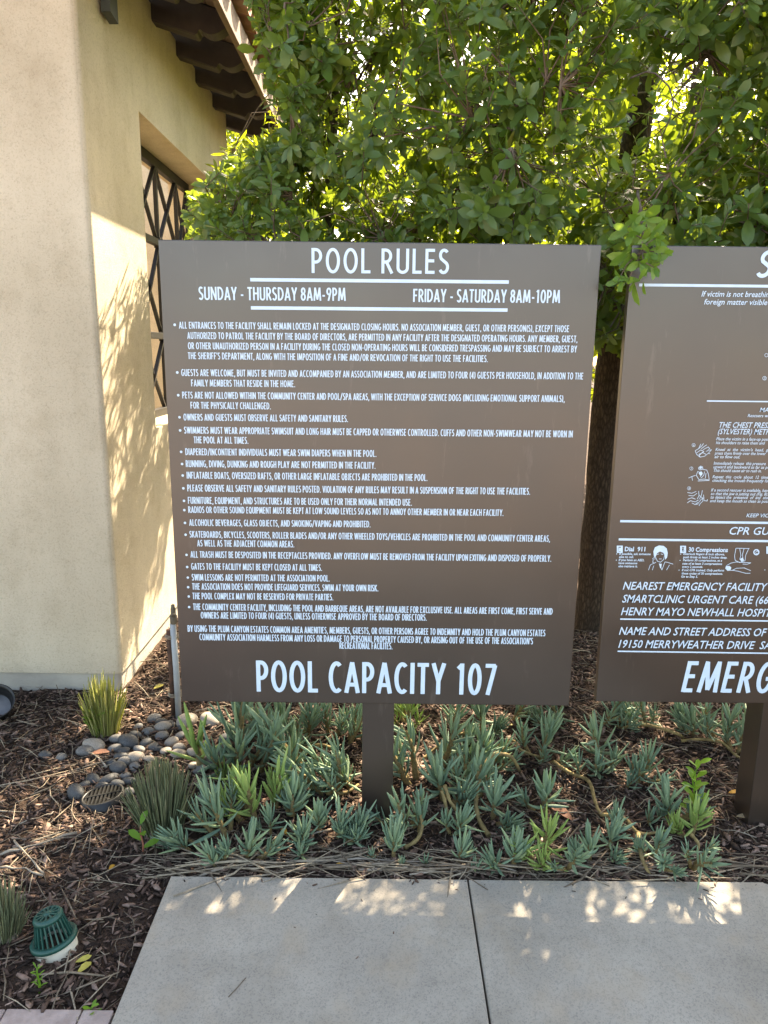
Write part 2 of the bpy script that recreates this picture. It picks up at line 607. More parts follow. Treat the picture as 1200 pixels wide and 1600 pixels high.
b.prism([(-6, WALL_Y + .012)] + [(x - .012, y + .012) for x, y in corner] + [(WALL_X - .012, YEND - .01), (XI, YEND - .01), (XI, YI), (-6, YI)], -.2, .068)
kid(b.build('base_course', M['base']))
b = MB()
b.prism([(-1.72, 3.162), (WALL_X, 3.162), (WALL_X, 3.235), (-1.72, 3.395)], WALL_Y + .001, YI, 'Y')
kid(b.build('gable_wall', M['stucco']))
b = MB()
b.box(-4.2, XI - .02, 7.2, 7.45, 0, 3.7).box(-4.2, -3.95, YI, 7.2, 0, 3.7)
kid(b.build('courtyard_wall', M['stucco']))
b = MB()
b.box(-3.95, XI, YI, 7.2, -.1, .05)
kid(b.build('courtyard_floor', M['base']))

# window grille of crossed bars
GX, bw = WALL_X - .195, .022
b = MB()
rows = (SILL + .02, 1.58, 2.12, HEAD - .03)
cols = (3.80, 4.21, 4.64, 5.07, 5.34)
for k, z in enumerate(rows):
    h = .03 if k in (0, 3) else .022
    b.box(GX - .018, GX + .018, OP0 + .002, OP1 - .002, z - h + .002, z + h - .004, .002)
for y in cols:
    b.box(GX - .011, GX + .011, y - .012, y + .012, rows[0], rows[-1])
for z0, z1 in zip(rows, rows[1:]):
    for y0, y1 in zip(cols, cols[1:]):
        b.bar((GX + .004, y0, z0), (GX + .004, y1, z1), .014, .022, (1, 0, 0))
        b.bar((GX - .005, y1, z0), (GX - .005, y0, z1), .014, .022, (1, 0, 0))
for z in rows[1:3]:
    for y in cols[:-1]:
        b.box(GX - .017, GX + .0215, y - .032, y + .032, z - .032, z + .032, .006)
kid(b.build('window_grille', M['iron']))

# eave: rafter tails, boards, fascia, tiles
SL = .30


def rz_(x, z0=3.085): return z0 - SL * (x - WALL_X)


prof = [(XI + .1, rz_(XI + .1) + .155), (XI + .1, rz_(XI + .1)), (-.965, rz_(-.965)), (-.952, rz_(-.952) + .012), (-.945, rz_(-.945) + .028), (-.935, rz_(-.935) + .035)]
for k in range(1, 10):
    s = k / 9
    x = -.935 + s * .15
    prof.append((x, rz_(x) + .035 - .03 * math.sin(s * 2.6) * (1 - s) + .072 * s ** 2))
prof += [(-.784, rz_(-.784) + .155)]
RT_ = []
for y in (2.42, 2.83, 3.24, 3.65, 4.06, 4.50, 4.92, 5.37, 5.84):
    b = MB()
    b.prism(prof, y, y + .085, 'Y')
    if y < 3.0:
        for v in b.bm.verts: v.co.x = max(v.co.x, WALL_X - .2)
    bmesh.ops.bevel(b.bm, geom=[e for e in b.bm.edges if abs(e.verts[0].co.y - e.verts[1].co.y) < 1e-5 and e.calc_length() > .1], offset=.006, segments=1, affect='EDGES')
    RT_.append(b.build('rafter_tail', M['brown_wood']))
y0, y1 = 2.4, 6.3
b = MB()
for k in range(4, 9):
    xa, xb = -2.5 + k * .2, -2.5 + (k + 1) * .2 - .004
    if k == 8: xb = -.76
    za, zb = rz_(xa) + .156, rz_(xb) + .156
    b.prism([(xa, za), (xb, zb), (xb, zb + .02), (xa, za + .02)], y0, y1, 'Y')
roof = kid(b.build('roof', M['deck']))
for o in RT_: o.parent = roof
b = MB()
zf = rz_(-.77)
b.box(-.782, -.752, y0 - .02, y1, zf + .035, zf + .15, .003)
b.build('fascia_board', M['deck'], roof)
b = MB()
k = 0
y = y0 - .05
while y < y1:
    for s in range(2):
        xa = -.70 - s * .45
        n = 7
        za = rz_(xa) + .185 + s * 0.0
        for side, ra, dz in ((0, .085, .0), (1, .075, .055)):
            yy = y + side * .11
            ring0, ring1, in0, in1 = [], [], [], []
            for a in range(n):
                t = math.pi * a / (n - 1)
                sg = 1 if side else -1
                for lst, xx, rr in ((ring0, xa, ra), (ring1, xa - .5, ra * .85), (in0, xa, ra - .013), (in1, xa - .5, ra * .85 - .013)):
                    zz = rz_(xx) + .255 + (.0 if side else .0) + sg * math.sin(t) * rr * .9 + (.012 if xx == xa else -.004)
                    lst.append(b.bm.verts.new((xx, yy + math.cos(t) * rr, zz)))
            for a in range(n - 1):
                b.bm.faces.new((ring0[a], ring0[a + 1], ring1[a + 1], ring1[a]))
                b.bm.faces.new((in0[a], in0[a + 1], in1[a + 1], in1[a]))
                b.bm.faces.new((ring0[a], ring0[a + 1], in0[a + 1], in0[a]))
    y += .22
b.build('roof_tiles', M['tile'], roof)

t = thing('wall_fixture', 'slim dark green metal fixture hung high on the side wall at the corner', 'wall fixture', (WALL_X, 3.37, 2.83))
b = MB()
b.prism([(-.045, .0), (.045, -.012), (.045, .5), (-.045, .5)], .012, .05, 'X')
b.build('housing', M['verdigris'], t)
b = MB()
b.box(0, .012, -.025, .025, .05, .45)
b.build('back_plate', M['iron'], t)

# ------------------------------------------------------------------ lettering
SGN_Y, LET_Y = 2.136, 2.1345


def sp(px, py): return pl(px, py, 1, LET_Y)


def arc(cx, cy, rx, ry, a0, a1, n=14):
    return [(cx + rx * math.cos(math.radians(a0 + (a1 - a0) * k / n)), cy + ry * math.sin(math.radians(a0 + (a1 - a0) * k / n))) for k in range(n + 1)]


B_, T_ = .06, .94
GL = {
 'A': (.47, [[(.045, 0), (.235, .99)], [(.425, 0), (.235, .985)], [(.11, .27), (.36, .27)]]),
 'B': (.40, [[(B_, 0), (B_, 1)], [(B_, T_), (.15, T_)] + arc(.17, .735, .16, .205, 90, -90)[1:] + [(B_, .53)], [(B_, .53), (.16, .53)] + arc(.18, .295, .165, .235, 90, -90)[1:] + [(B_, B_)]]),
 'C': (.42, [arc(.25, .5, .19, .45, 55, 305, 20)]),
 'D': (.46, [[(B_, 0), (B_, 1)], [(B_, T_), (.15, T_)] + arc(.15, .5, .25, .44, 90, -90, 18)[1:] + [(B_, B_)]]),
 'E': (.36, [[(B_, 0), (B_, 1)], [(B_, T_), (.33, T_)], [(B_, .52), (.31, .52)], [(B_, B_), (.33, B_)]]),
 'F': (.35, [[(B_, 0), (B_, 1)], [(B_, T_), (.33, T_)], [(B_, .50), (.30, .50)]]),
 'G': (.46, [arc(.25, .5, .19, .45, 55, 352, 22) + [(.435, .46)], [(.26, .46), (.44, .46)]]),
 'H': (.45, [[(B_, 0), (B_, 1)], [(.39, 0), (.39, 1)], [(B_, .52), (.39, .52)]]),
 'I': (.12, [[(B_, 0), (B_, 1)]]),
 'J': (.23, [[(.17, 1), (.17, .22)] + arc(.02, .22, .15, .16, 0, -95, 8)]),
 'K': (.44, [[(B_, 0), (B_, 1)], [(.08, .47), (.37, 1)], [(.14, .58), (.40, 0)]]),
 'L': (.33, [[(B_, 0), (B_, 1)], [(B_, B_), (.32, B_)]]),
 'M': (.60, [[(.05, 0), (.12, 1)], [(.12, .99), (.30, .08)], [(.48, .99), (.30, .08)], [(.55, 0), (.48, 1)]]),
 'N': (.47, [[(B_, 0), (B_, 1)], [(.41, 0), (.41, 1)], [(B_, .97), (.41, .03)]]),
 'O': (.50, [arc(.25, .5, .19, .45, 90, 450, 28)]),
 'P': (.38, [[(B_, 0), (B_, 1)], [(B_, T_), (.14, T_)] + arc(.15, .69, .17, .25, 90, -90)[1:] + [(B_, .44)]]),
 'Q': (.50, [arc(.25, .5, .19, .45, 90, 450, 28), [(.28, .25), (.45, 0)]]),
 'R': (.41, [[(B_, 0), (B_, 1)], [(B_, T_), (.14, T_)] + arc(.15, .70, .17, .24, 90, -90)[1:] + [(B_, .46)], [(.18, .46), (.37, 0)]]),
 'S': (.36, [arc(.18, .745, .125, .205, 35, 200, 12) + [(.09, .60), (.26, .43)] + arc(.17, .27, .135, .22, 30, -150, 12)]),
 'T': (.37, [[(.185, 0), (.185, 1)], [(.0, T_), (.37, T_)]]),
 'U': (.44, [[(B_, 1), (B_, .25)] + arc(.22, .24, .16, .19, 180, 360, 12) + [(.38, 1)]]),
 'V': (.46, [[(.045, 1), (.23, .02)], [(.415, 1), (.23, .02)]]),
 'W': (.68, [[(.045, 1), (.185, .02)], [(.34, .98), (.185, .02)], [(.34, .98), (.495, .02)], [(.635, 1), (.495, .02)]]),
 'X': (.44, [[(.045, 0), (.395, 1)], [(.395, 0), (.045, 1)]]),
 'Y': (.44, [[(.22, 0), (.22, .46)], [(.22, .42), (.045, 1)], [(.22, .42), (.395, 1)]]),
 'Z': (.40, [[(.03, T_), (.34, T_)], [(.34, .95), (.06, .05)], [(.05, B_), (.38, B_)]]),
 '0': (.43, [arc(.215, .5, .155, .45, 90, 450, 26)]),
 '1': (.30, [[(.19, 0), (.19, 1)], [(.06, .83), (.19, .96)]]),
 '2': (.38, [arc(.19, .72, .13, .22, 175, -25, 12) + [(.07, .06)], [(.05, B_), (.36, B_)]]),
 '3': (.38, [arc(.17, .73, .125, .21, 160, -90, 14), arc(.17, .28, .14, .23, 90, -160, 14)]),
 '4': (.40, [[(.28, 0), (.28, 1)], [(.28, .96), (.05, .28)], [(.04, .25), (.38, .25)]]),
 '5': (.38, [[(.33, T_), (.12, T_)], [(.12, 1), (.09, .55)], [(.09, .56)] + arc(.17, .32, .14, .26, 110, -150, 14)]),
 '6': (.40, [arc(.20, .29, .14, .23, 90, 450, 22), [(.07, .36), (.24, 1)]]),
 '7': (.38, [[(.02, T_), (.35, T_)], [(.33, .96), (.12, 0)]]),
 '8': (.40, [arc(.20, .735, .12, .205, 90, 450, 20), arc(.20, .285, .14, .23, 90, 450, 20)]),
 '9': (.40, [arc(.20, .71, .14, .23, 90, 450, 22), [(.33, .64), (.16, 0)]]),
 '.': (.13, [[(.065, 0), (.065, .13)]]), ',': (.14, [[(.085, .13), (.045, -.13)]]), "'": (.12, [[(.07, 1), (.05, .72)]]),
 '-': (.26, [[(.03, .38), (.23, .38)]]), '/': (.36, [[(.03, -.06), (.33, 1.04)]]),
 '(': (.20, [arc(.30, .47, .22, .62, 125, 235, 10)]), ')': (.20, [arc(-.10, .47, .22, .62, 55, -55, 10)]),
}


class Ribbons:
    """flat vinyl strokes standing a hair proud of the panel"""
    def __init__(self): self.v, self.f, self.k = [], [], 0

    def stroke(self, pts, th):
        P = []
        for p in pts:
            p = Vector((p[0], p[2]))
            if not P or (p - P[-1]).length > 1e-6: P.append(p)
        if len(P) < 2: return
        closed = len(P) > 3 and (P[0] - P[-1]).length < 1e-5
        if closed: P = P[:-1]
        n = len(P)
        yy = LET_Y - .00006 * (self.k % 7)
        self.k += 1
        base = len(self.v)
        for i in range(n):
            a = P[i - 1] if (i or closed) else None
            c = P[(i + 1) % n] if (i < n - 1 or closed) else None
            d1 = (P[i] - a).normalized() if a is not None else None
            d2 = (c - P[i]).normalized() if c is not None else None
            if d1 is None: d1 = d2
            if d2 is None: d2 = d1
            tn = d1 + d2
            tn = tn.normalized() if tn.length > 1e-6 else d1
            nr = Vector((-tn.y, tn.x))
            k = max(.45, nr.dot(Vector((-d1.y, d1.x))))
            h = th / 2 / k
            for s in (1, -1):
                self.v.append((P[i].x + nr.x * h * s, yy, P[i].y + nr.y * h * s))
        m = n if closed else n - 1
        for i in range(m):
            j = (i + 1) % n
            self.f.append((base + 2 * i, base + 2 * i + 1, base + 2 * j + 1, base + 2 * j))

    def text(self, s, x0, y0, x1, y1, cap, th=.135, shear=0, gap=.085, space=.20):
        A, Bq = sp(x0, y0), sp(x1, y1)
        ch = (sp(x0, y0 - cap) - A).length
        u = (Bq - A)
        L = u.length
        u.normalize()
        tot = sum((space if c == ' ' else GL[c][0] + gap) for c in s) - gap
        sx = L / tot
        x = 0
        for c in s:
            if c == ' ':
                x += space
                continue
            wd, st = GL[c]
            for pts in st:
                self.stroke([A + u * ((x + p[0]) * sx + shear * p[1] * ch) + Vector((0, 0, p[1] * ch)) for p in pts], th * ch)
            x += wd + gap

    def dot(self, px, py, r):
        c = sp(px, py)
        b0 = len(self.v)
        for k in range(12):
            a = k * math.pi / 6
            self.v.append((c.x + r * math.cos(a), LET_Y, c.z + r * math.sin(a)))
        self.f.append(tuple(range(b0, b0 + 12)))

    def poly(self, pts, dy=0):
        b0 = len(self.v)
        for p in pts:
            c = sp(*p)
            self.v.append((c.x, LET_Y - dy, c.z))
        self.f.append(tuple(range(b0, b0 + len(pts))))

    def line(self, pts, th): self.stroke([sp(*p) for p in pts], th)

    def build(self, name, mat, parent):
        me = bpy.data.meshes.new(name)
        me.from_pydata([tuple(v) for v in self.v], [], self.f)
        bm = bmesh.new()
        bm.from_mesh(me)
        for f in bm.faces:
            f.normal_update()
            if f.normal.y > 0: f.normal_flip()
        bm.to_mesh(me)
        bm.free()
        o = link(name, me, mat)
        o.parent = parent
        o.matrix_parent_inverse = Matrix.Translation(-parent.location)
        return o


def font_mesh(parts, name, mat, parent):
    """parts: (text, x0, y0, x1 or None, y1, cap px, shear, bold); width from x1, or natural when None"""
    vv, ff = [], []
    for i, (s, x0, y0, x1, y1, cap, shear, bold) in enumerate(parts):
        cu = bpy.data.curves.new('txt', 'FONT')
        cu.body = s
        cu.size = 1
        cu.resolution_u = 2
        cu.offset = bold
        ob = bpy.data.objects.new('txt', cu)
        COL.objects.link(ob)
        me = bpy.data.meshes.new_from_object(ob.evaluated_get(bpy.context.evaluated_depsgraph_get()))
        co = np.empty(len(me.vertices) * 3)
        me.vertices.foreach_get('co', co)
        co = co.reshape(-1, 3)
        A, Bq = sp(x0, y0), sp(x1 if x1 else x0 + 100, y1)
        ch = (sp(x0, y0 - cap) - A).length
        u = (Bq - A).normalized()
        sy = ch / .729
        xmin, xmax = co[:, 0].min(), co[:, 0].max()
        sx = (Bq - A).length / (xmax - xmin) if x1 else sy * .92
        b0 = len(vv)
        for p in co:
            q_ = A + u * ((p[0] - xmin) * sx + shear * p[1] * sy) + Vector((0, 0, p[1] * sy))
            vv.append((q_.x, LET_Y - .0003, q_.z))
        ff += [tuple(b0 + k for k in pg.vertices) for pg in me.polygons]
        bpy.data.objects.remove(ob)
        bpy.data.curves.remove(cu)
        bpy.data.meshes.remove(me)
    me = bpy.data.meshes.new(name)
    me.from_pydata(vv, [], ff)
    o = link(name, me, mat)
    o.parent = parent
    o.matrix_parent_inverse = Matrix.Translation(-parent.location)
    return o


def sign(label, xl, xr, zb, zt, px0, px1, cat='sign'):
    s = thing('notice_sign', label, cat, ((px0 + px1) / 2, 2.21, gz((px0 + px1) / 2, 2.21)))
    b = MB()
    b.box(xl, xr, SGN_Y, SGN_Y + .026, zb, zt, .0025)
    o = b.build('panel', M['sign'], s)
    o.matrix_parent_inverse = Matrix.Translation(-s.location)
    b = MB()
    b.box(px0, px1, SGN_Y + .0265, SGN_Y + .128, -.25, zt - .05, .003)
    o = b.build('post', M['sign'], s)
    o.matrix_parent_inverse = Matrix.Translation(-s.location)
    return s


s1 = sign('brown pool rules sign board fully in view on a single brown post', -.630, .590, .4215, 1.800, -.062, .040)
r = Ribbons()
r.text('POOL RULES', 486.5, 426.5, 701.5, 428, 39, .124, gap=.10, space=.25)
r.build('heading', M['vinyl'], s1)
for p, q_ in (((391, 437), (795, 440.7)), ((392, 481), (793, 484.5))):
    r = Ribbons()
    r.line([p, q_], .0092)
    r.build('rule_line', M['vinyl'], s1)
r = Ribbons()
r.text('SUNDAY - THURSDAY 8AM-9PM', 311, 468.5, 540, 470.2, 20.5, .13, gap=.085, space=.22)
r.build('opening_hours', M['vinyl'], s1)
r = Ribbons()
r.text('FRIDAY - SATURDAY 8AM-10PM', 645.5, 471.8, 874.5, 473.6, 20.5, .13, gap=.085, space=.22)
r.build('opening_hours', M['vinyl'], s1)
RULES = [
 ((273, 507.5), [('ALL ENTRANCES TO THE FACILITY SHALL REMAIN LOCKED AT THE DESIGNATED CLOSING HOURS. NO ASSOCIATION MEMBER, GUEST, OR OTHER PERSON(S), EXCEPT THOSE', 280, 513.3, 889, 519),
   ('AUTHORIZED TO PATROL THE FACILITY BY THE BOARD OF DIRECTORS, ARE PERMITTED IN ANY FACILITY AFTER THE DESIGNATED OPERATING HOURS. ANY MEMBER, GUEST,', 293, 529.5, 902, 535),
   ('OR OTHER UNAUTHORIZED PERSON IN A FACILITY DURING THE CLOSED NON-OPERATING HOURS WILL BE CONSIDERED TRESPASSING AND MAY BE SUBJECT TO ARREST BY', 294, 545.5, 901, 550.7),
   ("THE SHERIFF'S DEPARTMENT, ALONG WITH THE IMPOSITION OF A FINE AND/OR REVOCATION OF THE RIGHT TO USE THE FACILITIES.", 294, 561, 762, 565.8)]),
 ((277, 582), [('GUESTS ARE WELCOME, BUT MUST BE INVITED AND ACCOMPANIED BY AN ASSOCIATION MEMBER, AND ARE LIMITED TO FOUR (4) GUESTS PER HOUSEHOLD, IN ADDITION TO THE', 283.5, 587.4, 911, 593),
   ('FAMILY MEMBERS THAT RESIDE IN THE HOME.', 299, 603.6, 461, 605)]),
 ((278.5, 617.5), [('PETS ARE NOT ALLOWED WITHIN THE COMMUNITY CENTER AND POOL/SPA AREAS, WITH THE EXCEPTION OF SERVICE DOGS (INCLUDING EMOTIONAL SUPPORT ANIMALS),', 285, 622.5, 882, 628.3),
   ('FOR THE PHYSICALLY CHALLENGED.', 298, 638.4, 423, 639.6)]),
 ((280.5, 652), [('OWNERS AND GUESTS MUST OBSERVE ALL SAFETY AND SANITARY RULES.', 287, 657, 543.6, 659.5)]),
 ((281.5, 672.5), [('SWIMMERS MUST WEAR APPROPRIATE SWIMSUIT AND LONG HAIR MUST BE CAPPED OR OTHERWISE CONTROLLED. CUFFS AND OTHER NON-SWIMWEAR MAY NOT BE WORN IN', 288, 677.3, 894.5, 683.5),
   ('THE POOL AT ALL TIMES.', 303, 692.5, 388, 693.4)]),
 ((283, 706), [('DIAPERED/INCONTIENT INDIVIDUALS MUST WEAR SWIM DIAPERS WHEN IN THE POOL.', 290, 711, 588, 713.9)]),
 ((284.5, 725), [('RUNNING, DIVING, DUNKING AND ROUGH PLAY ARE NOT PERMITTED IN THE FACILITY.', 290.6, 729.7, 586.6, 732.5)]),
 ((285.5, 743), [('INFLATABLE BOATS, OVERSIZED RAFTS, OR OTHER LARGE INFLATABLE OBJECTS ARE PROHIBITED IN THE POOL.', 292, 747.7, 667.7, 751.5)]),
 ((286.5, 763), [('PLEASE OBSERVE ALL SAFETY AND SANITARY RULES POSTED. VIOLATION OF ANY RULES MAY RESULT IN A SUSPENSION OF THE RIGHT TO USE THE FACILITIES.', 293, 767.7, 828, 773)]),
 ((287.5, 782.5), [('FURNITURE, EQUIPMENT, AND STRUCTURES ARE TO BE USED ONLY FOR THEIR NORMAL INTENDED USE.', 294, 787, 643.3, 790.2)]),
 ((288, 797), [('RADIOS OR OTHER SOUND EQUIPMENT MUST BE KEPT AT LOW SOUND LEVELS SO AS NOT TO ANNOY OTHER MEMBER IN OR NEAR EACH FACILITY.', 294.5, 801.3, 786.5, 806.2)]),
 ((289, 817), [('ALCOHOLIC BEVERAGES, GLASS OBJECTS, AND SMOKING/VAPING AND PROHIBITED.', 296, 821.5, 578.7, 824)]),
 ((290, 835.5), [('SKATEBOARDS, BICYCLES, SCOOTERS, ROLLER BLADES AND/OR ANY OTHER WHEELED TOYS/VEHICLES ARE PROHIBITED IN THE POOL AND COMMUNITY CENTER AREAS,', 296.5, 839.8, 859, 846.6),
   ('AS WELL AS THE ADJACENT COMMON AREAS.', 308.5, 853.7, 459.7, 855.3)]),
 ((291.5, 867), [('ALL TRASH MUST BE DESPOSITED IN THE RECEPTACLES PROVIDED. ANY OVERFLOW MUST BE REMOVED FROM THE FACILITY UPON EXITING AND DISPOSED OF PROPERLY.', 298, 871.2, 861, 877.7)]),
 ((292.5, 886), [('GATES TO THE FACILITY MUST BE KEPT CLOSED AT ALL TIMES.', 299, 890, 503, 892)]),
 ((293.5, 902.5), [('SWIM LESSONS ARE NOT PERMITTED AT THE ASSOCIATION POOL.', 300, 907, 515, 908.7)]),
 ((294, 917.5), [('THE ASSOCIATION DOES NOT PROVIDE LIFEGUARD SERVICES. SWIM AT YOUR OWN RISK.', 300.5, 921.3, 591, 924)]),
 ((295, 932), [('THE POOL COMPLEX MAY NOT BE RESERVED FOR PRIVATE PARTIES.', 301, 936.2, 520.6, 938)]),
 ((295.5, 948.5), [('THE COMMUNITY CENTER FACILITY, INCLUDING THE POOL AND BARBEQUE AREAS, ARE NOT AVAILABLE FOR EXCLUSIVE USE. ALL AREAS ARE FIRST COME, FIRST SERVE AND', 302, 953, 863, 960.5),
   ('OWNERS ARE LIMITED TO FOUR (4) GUESTS, UNLESS OTHERWISE APPROVED BY THE BOARD OF DIRECTORS.', 314, 966.3, 666.5, 969.8)]),
 (None, [('BY USING THE PLUM CANYON ESTATES COMMON AREA AMENITIES, MEMBERS, GUESTS, OR OTHER PERSONS AGREE TO INDEMNITY AND HOLD THE PLUM CANYON ESTATES', 293.5, 987, 851.7, 994.2),
   ("COMMUNITY ASSOCIATION HARMLESS FROM ANY LOSS OR DAMAGE TO PERSONAL PROPERTY CAUSED BY, OR ARISING OUT OF THE USE OF THE ASSOCIATION'S", 312, 1000.3, 832.4, 1006.8),
   ('RECREATIONAL FACILITES.', 530.5, 1013.6, 613, 1014.6)]),
]
for dot, lines in RULES:
    r = Ribbons()
    if dot: r.dot(dot[0], dot[1], .0038)
    for s, x0, y0, x1, y1 in lines:
        r.text(s, x0, y0, x1, y1, 10.6 if y0 < 800 else 10.2, .13, gap=.10, space=.23)
    r.build('rule_text', M['vinyl'], s1)
r = Ribbons()
r.text('POOL CAPACITY 107', 401.5, 1080.5, 774, 1086, 48.5, .125, gap=.10, space=.25)
r.build('capacity_text', M['vinyl'], s1)

# ---- the second sign
s2 = sign('brown emergency instructions sign board cut off by the right edge, beside the pool sign', .674, 1.894, .438, 1.800, 1.217, 1.318)
SH = .20


def P2(text, x0, y0, x1=None, y1=None, cap=8., shear=SH, bold=.010, slope=.0105):
    return (text, x0, y0, x1, y1 if y1 is not None else y0 + ((x1 or x0 + 100) - x0) * slope, cap, shear, bold)


r = Ribbons()
r.text('S', 1179, 433, 1202, 433.3, 41, .15, shear=.2)
r.build('heading', M['vinyl'], s2)
for p, q_, th in (((998.5, 445.2), (1330, 448.5), .0075), ((1104.5, 626.5), (1330, 629), .0038), ((969, 814.3), (1330, 818.5), .007),
                  ((966.7, 842.8), (1330, 847), .0068), ((969, 967.3), (1330, 972), .0046), ((965, 1017.6), (1330, 1022.5), .0046)):
    r = Ribbons()
    r.line([p, q_], th)
    r.build('rule_line', M['vinyl'], s2)
font_mesh([P2('If victim is not breathing', 1095.8, 463.2, 1206, None, 9), P2('foreign matter visible', 1099.3, 475.6, 1198, None, 9)], 'breathing_text', M['vinyl'], s2)
font_mesh([P2('MA', 1186.7, 643.6, 1201, None, 7), P2('Rescuers wh', 1168, 651.6, 1202, None, 5)], 'rescuer_text', M['vinyl'], s2)
font_mesh([P2('THE CHEST PRESSURE', 1122, 668, 1221, None, 9), P2('(SYLVESTER) METHOD', 1121, 678.2, 1218, None, 9)], 'method_text', M['vinyl'], s2)
small = [('Place the victim in a face-up posit', 1119, 687.8), ('his shoulders to raise them and', 1118.5, 693.8), ("Kneel  at  the  victim's  head,  gr", 1117.6, 704.4),
         ('press them firmly over the lower', 1116.8, 710.2), ('air to flow out.', 1116, 715.8), ('Immediately release  this pressure', 1114.8, 725.9), ('upward and backward as far as po', 1114.3, 731.6),
         ('This should cause air to rush in.', 1114, 737.2), ('Repeat  this  cycle  about  12  times', 1113, 747.1), ('checking the mouth frequently for', 1112.5, 752.8), ('If a second rescuer is available, have', 1110.8, 767.7),
         ('so that the jaw is jutting out (Fig. 8).', 1110.3, 773.4), ('to detect the  presence  of  any  ston', 1109.6, 779), ('and keep the mouth as clean as possi', 1109, 784.6)]
wide = {'air to flow out.': 1156, 'This should cause air to rush in.': 1189.5, 'his shoulders to raise them and': 1194, 'press them firmly over the lower': 1196, 'Immediately release  this pressure': 1196, 'so that the jaw is jutting out (Fig. 8).': 1199.5}
font_mesh([P2(s, x, y, wide.get(s, 1202), None, 4.9) for s, x, y in small], 'method_steps', M['vinyl'], s2)
font_mesh([P2('KEEP VIC', 1166, 808, 1200, None, 6)], 'warning_text', M['vinyl'], s2)
font_mesh([P2('CPR GU', 1138, 835, 1200, None, 12.3)], 'subheading', M['vinyl'], s2)
font_mesh([P2('Dial  911', 976, 861, 1008, None, 7, 0, .03)], 'step_heading', M['vinyl'], s2)
font_mesh([P2('30 Compressions', 1075.6, 861.8, 1137, None, 7, 0, .03)], 'step_heading', M['vinyl'], s2)
c1 = [('If possible, ask someone', 967.5, 866.8, 1016.5), ('else to call.', 967, 871.6, 990), ('If you have an AED,', 966.6, 876.4, 1006.5), ('have someone', 966.2, 881.2, 995.5), ('else retrieve it.', 966, 886.2, 996)]
c2 = [('Interlock fingers & lock elbows,', 1067.5, 867, 1132), ('push firmly at least 2 inches deep.', 1067.3, 872, 1136), ('Perform 30 compressions, at a', 1067, 876.8, 1128), ('rate of at least 3 compressions', 1066, 882, 1128),
      ('every 2 seconds.', 1065.6, 887, 1098), ('If not CPR trained, Only perform', 1065.2, 892.2, 1131), ('these cycles of 30 compressions.', 1064.5, 897.4, 1129), ('Go to Step 5.', 1064, 902.4, 1090)]
for cc in (c1, c2): font_mesh([P2(s, x, y, x1, None, 3.6, .1, .025) for s, x, y, x1 in cc], 'step_text', M['vinyl'], s2)
font_mesh([P2('NEAREST EMERGENCY FACILITY', 973, 921, 1196, None, 12.7), P2('SMARTCLINIC URGENT CARE (66', 971.6, 941.2, 1199, None, 12.7), P2('HENRY MAYO NEWHALL HOSPIT', 970, 961, 1203, None, 12.7)], 'facility_text', M['vinyl'], s2)
font_mesh([P2('NAME AND STREET ADDRESS OF', 967, 991.6, 1195, None, 12.7), P2('19150 MERRYWEATHER DRIVE', 966, 1011.8, 1176.5, None, 12.7), P2('SA', 1186, 1014, 1204, None, 12.7)], 'address_text', M['vinyl'], s2)
r = Ribbons()
r.text('EMERG', 1064, 1081.3, 1201, 1082.8, 48, .128, shear=.12, gap=.12)
r.build('emergency_text', M['vinyl'], s2)
# numbered boxes: white square frames round a numeral, ring with a C
BOXES = []
for (x, y), d in (((968.4, 858.2), '1'), ((1067.3, 858.4), '2'), ((1202, 859.5), '3')):
    r = Ribbons()
    x0, x1, y0, y1 = x - 4.6, x + 4.6, y - 5.6, y + 5.6
    a = sp(x, y)
    r.line([(x0, y0 + .8), (x1, y0 + .8)], .0036)
    r.line([(x0, y1 - .8), (x1, y1 - .8)], .0036)
    r.line([(x0 + 1.4, y0), (x0 + 1.4, y1)], .0056)
    r.line([(x1 - 1.4, y0), (x1 - 1.4, y1)], .0056)
    BOXES.append(r.build('number_box', M['vinyl'], s2))
def ring(r, cx, cy, rad, th, n=20):
    r.line([(cx + rad * math.cos(2 * math.pi * k / n), cy + rad * math.sin(2 * math.pi * k / n)) for k in range(n + 1)], th)


def numeral(s, x0, y0, x1, cap, bold, par):
    o = font_mesh([P2(s, x0, y0, x1, None, cap, 0, bold)], 'numeral', M['vinyl'], s2)
    o.parent = par
    o.matrix_parent_inverse = Matrix.Identity(4)


for bx, a_ in zip(BOXES, (('1', 966.8, 861.5, 970.2, 6.3, 0), ('2', 1065.3, 861.7, 1069.6, 6.3, 0))): numeral(*a_, bx)
for cx, cy, rd_, th, a_ in ((1181.8, 862.8, 3.9, .0036, ('C', 1179.9, 865, 1183.7, 4.4, .02)), (1197.5, 555, 2.6, .0012, None), (1194.5, 591, 2.8, .0012, ('5', 1193.4, 592.7, 1195.7, 3.4, 0)),
                            (1083.8, 695.5, 2.6, .001, ('6', 1082.6, 697.2, 1085, 3.4, 0)), (1080.3, 732, 2.6, .001, ('7', 1079.1, 733.7, 1081.5, 3.4, 0)), (1076.6, 763, 2.6, .001, ('8', 1075.4, 764.7, 1077.8, 3.4, 0))):
    r = Ribbons()
    ring(r, cx, cy, rd_, th)
    o = r.build('figure_ring', M['vinyl'], s2)
    if a_: numeral(*a_, o)
HZ = lambda x, y: (920 + x * .23333, 640 + y * .23333)


def drawing(name, strokes, th=.0014, polys=()):
    r = Ribbons()
    for s in strokes: r.line([HZ(*p) for p in s], th)
    for p in polys: r.poly([HZ(*q_) for q_ in p], .0004)
    r.build(name, M['vinyl'], s2)


